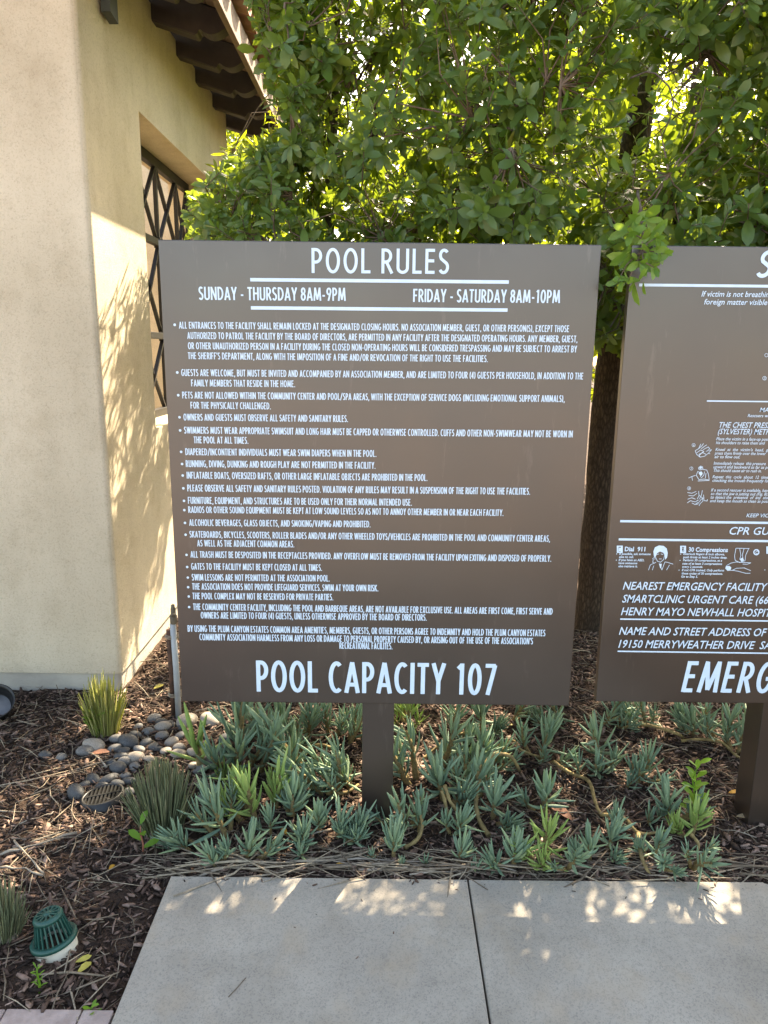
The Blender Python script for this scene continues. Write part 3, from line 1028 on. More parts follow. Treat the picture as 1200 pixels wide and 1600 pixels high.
drawing('hands_drawing', [[(712, 275), (735, 262), (750, 230)], [(735, 262), (760, 240), (768, 226)], [(752, 262), (780, 242), (790, 236)], [(765, 268), (800, 250), (810, 262)], [(810, 262), (785, 280), (822, 268)],
    [(822, 268), (800, 292), (812, 296)], [(712, 275), (722, 300), (745, 318), (775, 312), (800, 292)], [(722, 290), (750, 270), (770, 280), (742, 300)], [(735, 300), (765, 288), (785, 300)], [(745, 318), (740, 305), (752, 296)]], .0016)
drawing('kneeling_drawing', [[(735, 390), (748, 378), (762, 384), (764, 398), (748, 404), (736, 398), (735, 390)], [(730, 412), (720, 440), (738, 470)], [(764, 400), (790, 405), (800, 430), (806, 468)],
    [(738, 470), (770, 465), (808, 472)], [(668, 458), (690, 448), (715, 440)], [(690, 448), (694, 475)], [(732, 415), (760, 430), (745, 450)], [(775, 415), (770, 440), (750, 460)], [(785, 425), (780, 460)], [(730, 478), (806, 474)]], .0016,
    [[(738, 392), (748, 381), (760, 387), (750, 398)], [(735, 425), (752, 412), (762, 425), (748, 445)]])
drawing('jaw_drawing', [[(660, 555), (690, 560), (720, 548)], [(668, 575), (700, 578), (725, 560)], [(662, 600), (690, 590), (715, 600)], [(760, 540), (755, 570), (740, 600)], [(735, 545), (738, 575), (725, 600)],
    [(658, 625), (680, 610), (712, 618), (735, 605)], [(715, 630), (740, 618), (752, 600), (772, 590)], [(738, 645), (745, 630), (765, 612)], [(775, 610), (792, 612), (794, 600)], [(690, 625), (712, 636), (736, 630)], [(740, 575), (760, 590), (764, 610)], [(768, 570), (772, 612)]], .0016)
drawing('caller_drawing', [[(400, 1075), (412, 1040), (450, 1022)], [(425, 1075), (435, 1045)], [(565, 1035), (525, 1022), (508, 1020)], [(540, 1040), (520, 1075)], [(432, 1000), (428, 1022), (440, 1030)], [(470, 1030), (480, 1050), (490, 1075)], [(508, 1022), (500, 1045), (490, 1072)],
    [(425, 1000), (445, 985), (442, 1005)], [(448, 990), (460, 1016), (480, 1022), (500, 1005), (508, 975)], [(455, 970), (470, 966)], [(482, 966), (498, 970)], [(470, 1000), (488, 1000)]], .0016,
    [[(436, 985), (432, 950), (442, 922), (470, 909), (500, 912), (522, 930), (528, 960), (524, 990), (510, 1005), (508, 975), (498, 958), (476, 950), (456, 962), (448, 985)], [(470, 1032), (488, 1032), (484, 1062), (478, 1062)]])
drawing('compression_drawing', [[(985, 928), (976, 980), (980, 1010)], [(1072, 928), (1050, 975), (1046, 1012)], [(1010, 928), (1018, 975), (1010, 1005)], [(1040, 928), (1028, 972), (1034, 1008)], [(985, 928), (1075, 930)], [(980, 1010), (1010, 1024), (1046, 1012)],
    [(920, 1045), (950, 1028), (985, 1020), (1086, 1026)], [(1086, 1026), (1060, 1036), (1030, 1034)], [(914, 1062), (930, 1078), (960, 1076), (990, 1062), (1040, 1060)], [(960, 1076), (1000, 1082), (1050, 1096), (1082, 1096)], [(1040, 1060), (1084, 1078)]], .0016,
    [[(914, 1058), (918, 1048), (940, 1046), (954, 1056), (950, 1072), (930, 1076)], [(1012, 1000), (1030, 990), (1040, 1010), (1020, 1018)]])
for x, y in ((963.6, 865.5), (963, 875.2), (1063.5, 865.8), (1062.6, 875.6), (1061, 890.8), (1195, 890.5)):
    r = Ribbons()
    r.dot(x, y, .0016)
    r.build('bullet', M['vinyl'], s2)

# ------------------------------------------------------------------ trees
LEAF_V = np.array([[0, 0, 0]] + [[s, k * w_, z] for s, w_, z in ((.2, .105, .012), (.52, .185, .02), (.8, .165, .0)) for k in (-1, 0, 1)] + [[1, 0, -.06]], dtype=np.float64)
LEAF_V[[2, 5, 8], 2] -= .035
LEAF_V[:, 2] -= .13 * LEAF_V[:, 0] ** 2
LEAF_T = np.array([[0, 2, 1], [0, 3, 2], [7, 8, 10], [8, 9, 10]])
LEAF_Q = np.array([[1, 2, 5, 4], [2, 3, 6, 5], [4, 5, 8, 7], [5, 6, 9, 8]])


def unit(a): return a / np.maximum(np.linalg.norm(a, axis=-1, keepdims=True), 1e-9)


def leaves_mesh(name, pos, ln, nrm, size, widen=None, smooth=True):
    """pos, length axis, face normal, size -> one leaf each"""
    x = unit(ln)
    y = unit(np.cross(nrm, x))
    z = np.cross(x, y)
    T = np.repeat(LEAF_V[None], len(pos), 0)
    if widen is not None:
        T = T.copy()
        T[:, :, 1] *= widen[:, None]
        T[:, :, 2] *= (.4 + 1.3 * rng.random((len(pos), 1)))
    W = pos[:, None] + size[:, None, None] * (T[..., 0:1] * x[:, None] + T[..., 1:2] * y[:, None] + T[..., 2:3] * z[:, None])
    off = (np.arange(len(pos)) * len(LEAF_V))[:, None, None]
    return np_mesh(name, W, [(LEAF_T[None] + off).reshape(-1, 3), (LEAF_Q[None] + off).reshape(-1, 4)], smooth)


def tubes_mesh(name, A, Bp, r0, r1, n=4):
    d = unit(Bp - A)
    s = unit(np.cross(d, np.array([.31, .2, .93])))
    t = np.cross(d, s)
    V = []
    for P, rr in ((A, r0), (Bp, r1)):
        for k in range(n):
            a = 2 * math.pi * k / n
            V.append(P + (s * math.cos(a) + t * math.sin(a)) * rr[:, None])
    V = np.stack(V, 1)
    f = np.array([[k, (k + 1) % n, n + (k + 1) % n, n + k] for k in range(n)])
    off = (np.arange(len(A)) * 2 * n)[:, None, None]
    return V, (f[None] + off).reshape(-1, 4)


def nz(P, s, seed):
    a = P * s + seed
    return (np.sin(a[:, 0] * 1.7 + 1.3 * np.sin(a[:, 1] * 1.1)) + np.sin(a[:, 1] * 2.1 + 1.2 * np.sin(a[:, 2] * 1.3)) + np.sin(a[:, 2] * 1.9 + 1.1 * np.sin(a[:, 0] * 1.5))) / 3


def whorls(tips, dirs, nl, size, tw=.12, up=.35):
    """twig tips with rosettes of leaves: returns leaf arrays and twig ends"""
    n = len(tips)
    P, L, N, S = [], [], [], []
    golden = 2.399963
    ref = unit(np.cross(dirs, np.array([.3, .5, .81])))
    ref2 = np.cross(dirs, ref)
    ph = rng.random(n) * 6.28
    for k in range(nl):
        keep = rng.random(n) < .93
        az = ph + k * golden + rng.normal(0, .25, n)
        f = k / (nl - 1)
        el = np.radians(74 - 62 * f + rng.normal(0, 12, n))           # inner leaves stand up, outer ones spread
        side = ref * np.cos(az)[:, None] + ref2 * np.sin(az)[:, None]
        l = dirs * np.sin(el)[:, None] + side * np.cos(el)[:, None]
        l = l + np.array([0, 0, -.18]) * f + rng.normal(0, .12, (n, 3))
        nn = dirs * np.cos(el)[:, None] - side * np.sin(el)[:, None] + np.array([0, 0, up]) + rng.normal(0, .22, (n, 3))
        P.append((tips - dirs * (tw * .62 * f ** 1.2) [..., None] if False else tips - dirs * (tw * .62 * f ** 1.2))[keep])
        L.append(l[keep])
        N.append(nn[keep])
        S.append((size * np.interp(tips[:, 0], [-1, 2], [.82, 1.16]) * (.55 + .55 * f) * rng.uniform(.62, 1.25, n))[keep])
    return np.concatenate(P), np.concatenate(L), np.concatenate(N), np.concatenate(S)


def tree(name, label, base, trunk_pts, trunk_r, tips, limb_n, nl, size, leafm, barkm, group=None, tw=.12, outward=None, twig_mat='twig', wide=1.):
    t = thing(name, label, 'tree', base, group=group)
    inv = Matrix.Translation(-Vector(base))
    pts = [Vector(p) for p in trunk_pts]
    # trunk: dense rings, pushed about by noise so the bark is lumpy
    mb = MB()
    fine, rr = [], []
    for i in range(len(pts) - 1):
        m = max(2, int((pts[i + 1] - pts[i]).length / .045))
        for k in range(m + (i == len(pts) - 2)):
            s = k / m
            fine.append(pts[i].lerp(pts[i + 1], s))
            rr.append(trunk_r[i] * (1 - s) + trunk_r[i + 1] * s)
    mb.tube(fine, rr, 30)
    for v in mb.bm.verts:
        c = v.co
        n_ = noise.noise((c.x * 26, c.y * 26, c.z * 7)) * .35 + noise.noise((c.x * 8, c.y * 8, c.z * 3)) * .65
        j = min(range(0, len(fine), 2), key=lambda q_: (fine[q_] - c).length_squared)
        d = c - fine[j]
        d.z = 0
        v.co += d * (.20 * n_)
    o = mb.build('trunk', M[barkm], t)
    o.matrix_parent_inverse = inv
    # limbs: from the trunk out to a spread of the twig tips
    top = np.array([np.array(p) for p in fine])
    low = tips[:, 2] > np.quantile(tips[:, 2], .02)
    sel = rng.choice(np.nonzero(low)[0], limb_n, replace=False)
    sel = sel[np.argsort(np.linalg.norm(tips[sel][:, :2] - top[-1][:2], axis=1) + np.abs(tips[sel][:, 2] - 2.2) * .3)]
    mb = MB()
    nodes = [p for p, z in zip(top, top[:, 2]) if z > .9]
    nrad = [r_ for r_, z in zip(rr, top[:, 2]) if z > .9]
    limb_pts = []
    mb.tube([p for p in top if p[2] > .9], [.55 * r_ for p, r_ in zip(top, rr) if p[2] > .9], 6)
    for s in sel:
        e = tips[s] + rng.normal(0, .03, 3)
        N_ = np.array(nodes)
        dv = e - N_
        d = np.linalg.norm(dv, axis=1) * (1 + .7 * np.clip(-dv[:, 2] / (np.linalg.norm(dv, axis=1) + 1e-6) + .25, 0, 1))
        j = int(np.argmin(d))
        a = N_[j]
        L_ = np.linalg.norm(e - a)
        if L_ < .12: continue
        r0 = min(nrad[j] * .6, .0035 + .009 * L_)
        sag = rng.normal(0, .10 * L_, 3)
        m = max(4, int(L_ / .07))
        path = []
        for k in range(m + 1):
            u = k / m
            path.append(a * (1 - u) + e * u + (sag + np.array([0, 0, .10 * L_])) * 4 * u * (1 - u) * .8 + rng.normal(0, .012, 3) * (0 < k))
        rad = [r0 * (1 - .65 * k / m) for k in range(m + 1)]
        mb.tube(path, rad, 6)
        nodes += path[1:]
        nrad += rad[1:]
        limb_pts += path[1:]
    limb_me = mb.mesh('limbs')
    lp = np.array(limb_pts)
    near = np.empty(len(tips), dtype=int)
    for i in range(0, len(tips), 400):
        near[i:i + 400] = np.argmin(((tips[i:i + 400, None] - lp[None]) ** 2).sum(-1), 1)
    src = lp[near]
    dv = tips - src
    dist = np.linalg.norm(dv, axis=1)
    dirs = unit(unit(dv) + (outward if outward is not None else 0) + rng.normal(0, .38, tips.shape))
    mid = tips - dirs * (np.minimum(dist, .28) * .6)[:, None]
    V1, F1 = tubes_mesh('a', mid, tips, np.full(len(tips), .0024), np.full(len(tips), .0014))
    V2, F2 = tubes_mesh('b', src, mid, np.full(len(tips), .004), np.full(len(tips), .0024))
    n1 = V1.shape[0] * V1.shape[1]
    lv = np.array([v.co[:] for v in limb_me.vertices])
    lq = np.array([pg.vertices[:] for pg in limb_me.polygons if len(pg.vertices) == 4])
    o = link('branches', np_mesh('branches', np.concatenate([V1.reshape(-1, 3), V2.reshape(-1, 3), lv]), [np.concatenate([F1, F2 + n1, lq + 2 * n1])], True), M[twig_mat], t)
    o.matrix_parent_inverse = inv
    P, L, N, S = whorls(tips, dirs, nl, size, tw)
    o = link('crown', leaves_mesh('crown', P, L, N, S, rng.uniform(.8, 1.25, len(P)) * wide), M[leafm], t)
    o.matrix_parent_inverse = inv
    return t


def scatter(n, fn, lo, hi):
    out = []
    c = 0
    while c < n:
        P = rng.uniform(lo, hi, (4000, 3))
        P = P[fn(P)]
        out.append(P)
        c += len(P)
    return np.concatenate(out)[:n]


def in_view_left(P):
    """left outline of the foliage, as a surface in space (upper part stands further right)"""
    px, py = proj(P[:, 0], P[:, 1], P[:, 2])
    lim = np.interp(py, [-900, 0, 110, 200, 235, 300, 345, 385, 600, 1000], [375, 395, 418, 440, 375, 300, 285, 345, 400, 420])
    return px > lim


def front_y(x): return np.interp(x, [-1.0, -.4, .2, .9, 1.5, 2.4], [2.85, 2.68, 2.56, 2.38, 2.22, 2.15])


def crown_main(P):
    x, y, z = P.T
    f = front_y(x) + .16 * nz(P, 2.6, 2.) + .10 * nz(P, 6., 5.)
    low = 1.80 + .10 * nz(P, 3., 8.) + np.where(y > 2.75, -.25, 0)
    gap = nz(P, 3.4, 11.) + .5 * nz(P, 8, 3.)
    dens = np.where(y - f < .6, gap > -.62, np.where(y - f > 1.1, gap > -.28, gap > -.15))
    return (y > f) & (y < f + 1.15 + .5 * ((x > -.2) & (x < 2.0) & (z < 2.6))) & (z > low) & dens & in_view_left(P)


tips = scatter(4300, crown_main, (-.35, 2.1, 1.4), (2.5, 3.9, 3.25))
up_ = scatter(120, lambda P: (nz(P, 2.6, 6.) > -.12), (-.5, 2.5, 3.25), (2.6, 4.0, 4.5))
tips = np.concatenate([tips, up_])
out_ = np.array([0, -.75, .32])
tree('broadleaf_tree', 'broadleaf tree with the dark fissured trunk rising in the gap between the two signs', (1.185, 3.95, 0),
     [(1.185, 3.95, -.1), (1.183, 3.95, .05), (1.18, 3.94, .8), (1.185, 3.93, 1.5), (1.15, 3.85, 2.1), (1.2, 3.7, 3.0), (1.1, 3.5, 4.2)], [.105, .088, .082, .078, .07, .05, .02],
     tips, 170, 12, .076, 'leaf', 'bark', outward=out_)


def crown_left(P):
    x, y, z = P.T
    f = front_y(x) - .02 + .14 * nz(P, 3., 21.) + .08 * nz(P, 7., 25.)
    gap = nz(P, 3.6, 31.) + .5 * nz(P, 8, 13.)
    low = 1.66 + .08 * nz(P, 3., 8.)
    return (y > f) & (y < f + .8) & (z > low) & (gap > -.30) & in_view_left(P)


tips = scatter(860, crown_left, (-1.0, 2.4, 1.5), (-.25, 3.7, 3.2))
tree('laurel_tree', 'slim leafy tree left of the trunked one, its sprays reaching over the barred window', (-.25, 3.35, 0),
     [(-.25, 3.35, -.1), (-.24, 3.35, .6), (-.28, 3.32, 1.3), (-.24, 3.3, 2.2), (-.2, 3.3, 3.0)], [.04, .035, .03, .024, .01],
     tips, 80, 12, .074, 'leaf', 'bark_grey', outward=out_)

# the low spray that hangs in front of both boards
sprig_tips, base_pts = [], []
SPR = [((985, 365), 2.16), ((1005, 385), 2.12), ((1025, 372), 2.10), ((1000, 412), 2.08), ((1022, 418), 2.07), ((982, 435), 2.07), ((965, 440), 2.07), ((1015, 395), 2.09), ((1010, 350), 2.16), ((1035, 395), 2.1), ((995, 340), 2.2), ((985, 400), 2.1)]
sp_t = thing('hanging_branch', 'pale green leafy branch hanging down over the top left corner of the emergency sign', 'branch', tuple(pl(1000, 330, 1, 2.3)))
tp = np.array([tuple(pl(p[0], p[1], 1, y)) for p, y in SPR])
org = np.array(tuple(pl(1000, 322, 1, 2.32)))
dirs = unit(tp - org + np.array([0, -.12, -.02]) + rng.normal(0, .05, tp.shape))
dirs[[5, 6]] = unit(np.array([[-.8, -.3, .1], [-1, -.3, -.1]]))
P, L, N, S = whorls(tp, dirs, 8, .062, .08)
o = link('leaves', leaves_mesh('leaves', P, L, N, S, rng.uniform(.85, 1.15, len(P))), None, sp_t)
M['leaf_young'] = leaf_mat('young_leaf', [(0, (.07, .16, .025)), (.6, (.12, .23, .04)), (1, (.2, .3, .07))], (.4, .55, .04), .35, .4, .35)
o.data.materials.append(M['leaf_young'])
o.matrix_parent_inverse = Matrix.Translation(-sp_t.location)
mb = MB()
stem = [org + (tp.mean(0) - org) * s + np.array([0, -.02 * math.sin(3 * s), 0]) for s in np.linspace(-.4, 1, 7)]
mb.tube(stem, [.005, .0048, .0045, .004, .0035, .003, .002], 6)
for e in tp:
    s = stem[int(np.argmin([np.linalg.norm(e - q_) for q_ in stem]))]
    mb.tube([s, (s + e) / 2 + rng.normal(0, .006, 3), e], [.002, .0017, .0012], 5)
o = mb.build('twigs', M['twig'], sp_t)
o.matrix_parent_inverse = Matrix.Translation(-sp_t.location)

# trees beyond, lit from behind; the narrow one is added for its shadow
BT = [(-.66, 4.50, .010, 'narrow leaved tree added behind the leaves to streak the side wall with shadow', .62), (.42, 5.7, .06, 'backlit tree with a dark stem behind the first two trees', 1.0),
      (2.05, 5.4, .085, 'backlit tree with the thickest dark stem seen through the upper leaves', 1.1), (2.75, 6.3, .05, 'backlit tree with a thin stem right of the thickest stem', 1.0),
      (3.5, 6.0, .055, 'backlit tree with a thin stem furthest right in the upper leaves', 1.1), (1.9, 9.5, .09, 'larger yellow green tree far behind the others', 1.6), (-1.75, 8.4, .06, 'dark bushy tree showing past the far end of the building', .9),
      (-.3, 10.6, .08, 'pale backlit tree farthest behind the pool rules heading', 1.5)]
for i, (x, y, r0, lab, sc) in enumerate(BT):
    n = (520, 290, 140, 280, 560, 1700, 900, 1300)[i]
    th = (-.22, .12, .13, -.1, -.35, -.35, -.35, -.4)[i]

    def vol(P, x=x, y=y, i=i, sc=sc, th=th):
        d = ((P[:, 0] - x) / ((.52 if i == 0 else .95) * sc)) ** 2 + ((P[:, 1] - y) / (.9 * sc)) ** 2 + ((P[:, 2] - (2.45 if i == 0 else 3.3 if i == 6 else 2.5 * sc ** .4)) / ((1.9 if i == 0 else 1.55) * sc)) ** 2
        return (d < 1) & (nz(P, 2.6, i * 7.) > th) & (in_view_left(P) | (i == 6))
    tips = scatter(n, vol, (x - sc, y - sc, .6), (x + sc, y + sc, 4.6 * sc))
    lean = rng.uniform(-.12, .12)
    tree('background_tree', lab, (x, y, 0), [(x, y, -.1), (x + lean * .3, y, 1.2), (x + lean, y, 2.4), (x + lean * .8, y, 3.6 if i else 2.75)], [r0, r0 * .9, r0 * .75, r0 * .3],
         tips, 40, 11, (.10 if i == 0 else .105 * sc ** .5), 'leaf_back', 'bark', 'trees beyond the signs', tw=.16, wide=.38 if i == 0 else 1.)

# two bare stray twigs in the crown
for pts, r_, lab in (([(985, 122, 2.3), (1010, 112, 2.28), (1025, 115, 2.27), (1045, 135, 2.25), (1053, 160, 2.24), (1045, 190, 2.24), (1035, 212, 2.26)], .0028, 'thin curved grey twig bare of leaves among the upper right leaves'),
                    ([(1052, 345, 2.75), (1062, 325, 2.7), (1078, 300, 2.65)], .018, 'short thick grey branch stub showing low in the leaves above the emergency sign')):
    mb = MB()
    q_ = [pl(a, b_, 1, y_) for a, b_, y_ in pts]
    mb.tube(q_, [r_ * (1 - .5 * k / len(q_)) for k in range(len(q_))], 8)
    tag(mb.build('bare_branch', M['bark_grey']), lab, 'branch')

# ------------------------------------------------------------------ mulch, straw
def bed_points(n, lo, hi):
    P = rng.uniform(lo, hi, (n, 2))
    k = np.ones(n, bool)
    k &= ~((P[:, 1] < SLAB_Y1 + .008) & (P[:, 0] > SLAB_X0 - .012) & (P[:, 0] < SLAB_X1 + .02))
    k &= P[:, 1] > PAV_Y1 + .008
    k &= ~((P[:, 1] > WALL_Y - .01) & (P[:, 0] < WALL_X + .01))
    k &= P[:, 1] < 4.6
    for (px, py), rad in (((161, 1243), .072), ((87, 1474), .05)):      # nothing lies on the two drain grates
        c = gp(px, py)
        k &= (P[:, 0] - c.x) ** 2 + (P[:, 1] - c.y) ** 2 > rad ** 2
    return P[k]


def chips(name, n, lo, hi, lrange, wfac, tfac, mat, tilt, lift, label=None, along=False, pts=None):
    P = bed_points(n, lo, hi) if pts is None else pts
    n = len(P)
    z = np.array([gz(float(a), float(c)) for a, c in P]) if pts is None else np.full(n, .0008)
    L = rng.uniform(*lrange, n) * rng.uniform(.5, 1.2, n)
    W = L * rng.uniform(*wfac, n)
    T = np.minimum(W * rng.uniform(*tfac, n), .006)
    az, el, ro = rng.uniform(0, 6.28, n), rng.normal(0, tilt, n), rng.normal(0, .4, n)
    if along: az = rng.normal(0, .3, n) + (rng.random(n) < .2) * rng.normal(0, .6, n)
    x = np.stack([np.cos(az) * np.cos(el), np.sin(az) * np.cos(el), np.sin(el)], 1)
    h = np.stack([-np.sin(az), np.cos(az), np.zeros(n)], 1)
    u = np.cross(x, h)
    y = h * np.cos(ro)[:, None] + u * np.sin(ro)[:, None]
    zc = np.cross(x, y)
    c = np.column_stack([P, z + T / 2 + np.abs(np.sin(el)) * L * .38 + rng.uniform(0, lift, n)])
    V = []
    for sx, tw in ((-.5, .45), (0, 1), (.5, .35)):
        jit = rng.uniform(.7, 1.25, n)
        bend = rng.normal(0, .05, n) * L
        for sy in (-.5, .5):
            for sz in (-.5, .5):
                V.append(c + x * (sx * L)[:, None] + y * (sy * W * tw * jit + (bend if sx == 0 else 0))[:, None] + zc * (sz * T)[:, None])
    V = np.stack(V, 1)
    f = []
    for a in (0, 4):
        f += [[a, a + 1, a + 5, a + 4], [a + 2, a + 6, a + 7, a + 3], [a + 1, a + 3, a + 7, a + 5], [a, a + 4, a + 6, a + 2]]
    f += [[0, 2, 3, 1], [8, 9, 11, 10]]
    off = (np.arange(n) * 12)[:, None, None]
    o = link(name, np_mesh(name, V, [(np.array(f)[None] + off).reshape(-1, 4)]), mat)
    return tag(o, label, 'ground cover', kind='stuff')


chips('bark_mulch', 80000, (-2.0, 1.42), (2.0, 4.2), (.008, .040), (.12, .40), (.25, .6), M['chip'], .26, .006, 'dark shredded bark mulch covering the whole planting bed')
chips('dry_needles', 7500, (-2.0, 1.42), (2.0, 4.2), (.05, .16), (.014, .028), (.6, 1.), M['straw'], .10, .012, 'pale dry needles and straw strewn over the bark mulch')

chips('matted_reeds', 300, (-.72, SLAB_Y1 + .012), (1.2, 1.985), (.05, .38), (.008, .02), (.5, .9), M['straw'], .05, .02, 'long dry reeds matted along the edge of the concrete slab', True)
k_ = 40
q_ = np.column_stack([rng.uniform(SLAB_X0 + .02, SLAB_X1 - .02, k_), SLAB_Y1 - .012 - np.abs(rng.normal(0, 1, k_)) ** 2.2 * .035])
q_ = q_[q_[:, 1] > 1.35]
chips('leaf_crumbs', len(q_), None, None, (.004, .018), (.2, .5), (.2, .4), M['chip'], .03, .0005, 'sparse bark crumbs scattered over the back edge of the concrete', pts=q_)
DRY = [([(0, 1333), (60, 1318), (140, 1291)], .0045, 'double pale dry frond strip lying furthest left across the mulch'), ([(22, 1312), (45, 1340), (76, 1372)], .004, 'dark dry stick crossing the mulch at the left edge below the pale strip'),
       ([(0, 1355), (40, 1358), (76, 1370)], .004, 'flat grey dry strip at the left edge just above the left grass clump'), ([(305, 1362), (420, 1345), (560, 1340), (700, 1345)], .0042, 'longest dry reed lying along the slab edge left of the joint'),
       ([(330, 1350), (450, 1318), (540, 1285)], .003, 'dry reed slanting up towards the foot of the pool sign post'), ([(560, 1357), (660, 1350), (780, 1344)], .0045, 'dry reed along the slab edge right of the pool sign post'),
       ([(855, 1165), (940, 1200), (1010, 1226), (1062, 1238)], .0022, 'thin straight dry stalk across the mulch below the emergency sign'), ([(1075, 1278), (1130, 1292), (1200, 1308)], .0016, 'thin white stalk lying toward the foot of the emergency sign post'),
       ([(128, 1172), (150, 1180), (172, 1200)], .004, 'short brown stick lying among the river stones'), ([(30, 1285), (70, 1270), (88, 1262)], .0022, 'short pale straw in the mulch left of the round drain grate'),
       ([(640, 1362), (760, 1352), (865, 1362)], .003, 'dry reed lying at the slab edge in front of the joint'), ([(960, 1352), (1010, 1365), (1075, 1375)], .003, 'dry reed at the slab edge under the rightmost succulents')]
for pts, r_, lab in DRY:
    q_ = []
    for a, b_ in zip(pts, pts[1:]):
        for k in range(4):
            s = k / 4
            p = gp(a[0] * (1 - s) + b_[0] * s, a[1] * (1 - s) + b_[1] * s, .006)
            p.z = max(gz(p.x, p.y), -.03) + .016 + .004 * math.sin(k * 2. + a[0])
            q_.append(p)
    mb = MB()
    mb.tube(q_, [r_ * (.7 + .3 * math.sin(1 + i)) for i in range(len(q_))], 6)
    tag(mb.build('dry_stalk', M['reed']), lab, 'dry stalk', 'dry stalks lying on the mulch')

# ------------------------------------------------------------------ succulents
def finger(bmv, bmf, root, d, side, L, r, curl, n=6):
    d = d.normalized()
    s = d.cross(side)
    if s.length < .05: s = d.orthogonal()
    s.normalize()
    t = d.cross(s)
    upv = Vector((0, 0, 1))
    p = Vector(root)
    rings = []
    prof = [.55, .9, 1., .92, .7, .35]
    stp = L / 5.3
    b0 = len(bmv)
    for k, w_ in enumerate(prof):
        for a in range(n):
            ca, sa = math.cos(2 * math.pi * a / n), math.sin(2 * math.pi * a / n)
            bmv.append(p + s * (ca * r * w_) + t * (sa * r * w_ * .72))
        d = (d + upv * curl).normalized()
        t = d.cross(s).normalized()
        p = p + d * stp
    bmv.append(p - d * stp * .6)
    for k in range(len(prof) - 1):
        for a in range(n):
            bmf.append((b0 + k * n + a, b0 + k * n + (a + 1) % n, b0 + (k + 1) * n + (a + 1) % n, b0 + (k + 1) * n + a))
    e = b0 + (len(prof) - 1) * n
    for a in range(n):
        bmf.append((e + a, e + (a + 1) % n, len(bmv) - 1))


def succulent_mesh(kind, seed):
    """about one unit tall, rooted at the origin; kinds: rosette, shoot, sprout"""
    rd = random.Random(seed)
    v, f = [], []
    heads = [((0, 0, 0), (rd.uniform(-.12, .12), rd.uniform(-.12, .12), 1), 1. if kind != 'rosette' else .95)]
    for k in range({'shoot': rd.randint(2, 4), 'rosette': rd.randint(1, 3), 'sprout': 0}[kind]):
        a = rd.uniform(0, 6.28)
        q_ = rd.uniform(.14, .30)
        lean = rd.uniform(.3, .9)
        heads.append(((q_ * math.cos(a), q_ * math.sin(a), .0), (lean * math.cos(a), lean * math.sin(a), 1), rd.uniform(.45, .8)))
    stems = []
    for (hx, hy, hz), hd, sc in heads:
        hd = Vector(hd).normalized()
        Q = Vector((0, 0, 1)).rotation_difference(hd)
        if kind == 'rosette': n, z0, z1 = rd.randint(16, 22), .18, .52
        elif kind == 'shoot': n, z0, z1 = rd.randint(14, 20), .16, .66
        else: n, z0, z1 = rd.randint(8, 11), .12, .4
        ph = rd.random() * 6
        for k in range(n):
            s = k / (n - 1)
            az = ph + k * 2.4 + rd.gauss(0, .4)
            if kind == 'shoot':
                el = math.radians(36 + 40 * s + rd.gauss(0, 13))
                L = .44 - .04 * s + rd.gauss(0, .07)
            else:
                el = math.radians(34 + 48 * s + rd.gauss(0, 9))
                L = .38 + .12 * s + rd.gauss(0, .06)
            if rd.random() < .14: el -= .6
            d = Q @ Vector((math.cos(az) * math.cos(el), math.sin(az) * math.cos(el), math.sin(el)))
            root = Vector((hx, hy, hz)) + sc * (Q @ Vector((math.cos(az) * .028, math.sin(az) * .028, z0 + (z1 - z0) * s ** 1.15)))
            finger(v, f, root, d, Vector((0, 0, 1)), sc * max(.18, L), sc * (.029 if kind == 'shoot' else .036) * rd.uniform(.75, 1.15), rd.uniform(.0, .2))
        stems.append(((hx, hy, hz), Q, sc, z1))
    me = bpy.data.meshes.new('leaves')
    me.from_pydata([tuple(p) for p in v], [], f)
    for p in me.polygons: p.use_smooth = True
    mb = MB()
    for h, Q, sc, z1 in stems:
        h = Vector(h)
        mb.tube([Vector((h.x * .3, h.y * .3, -.12)), h * .8 + sc * (Q @ Vector((.015, .01, .1))), h + sc * (Q @ Vector((-.01, .012, z1 * .6))), h + sc * (Q @ Vector((0, 0, z1 + .03)))], [.045, .042, .036 * sc, .022 * sc], 8)
    return me, mb.mesh('stem')


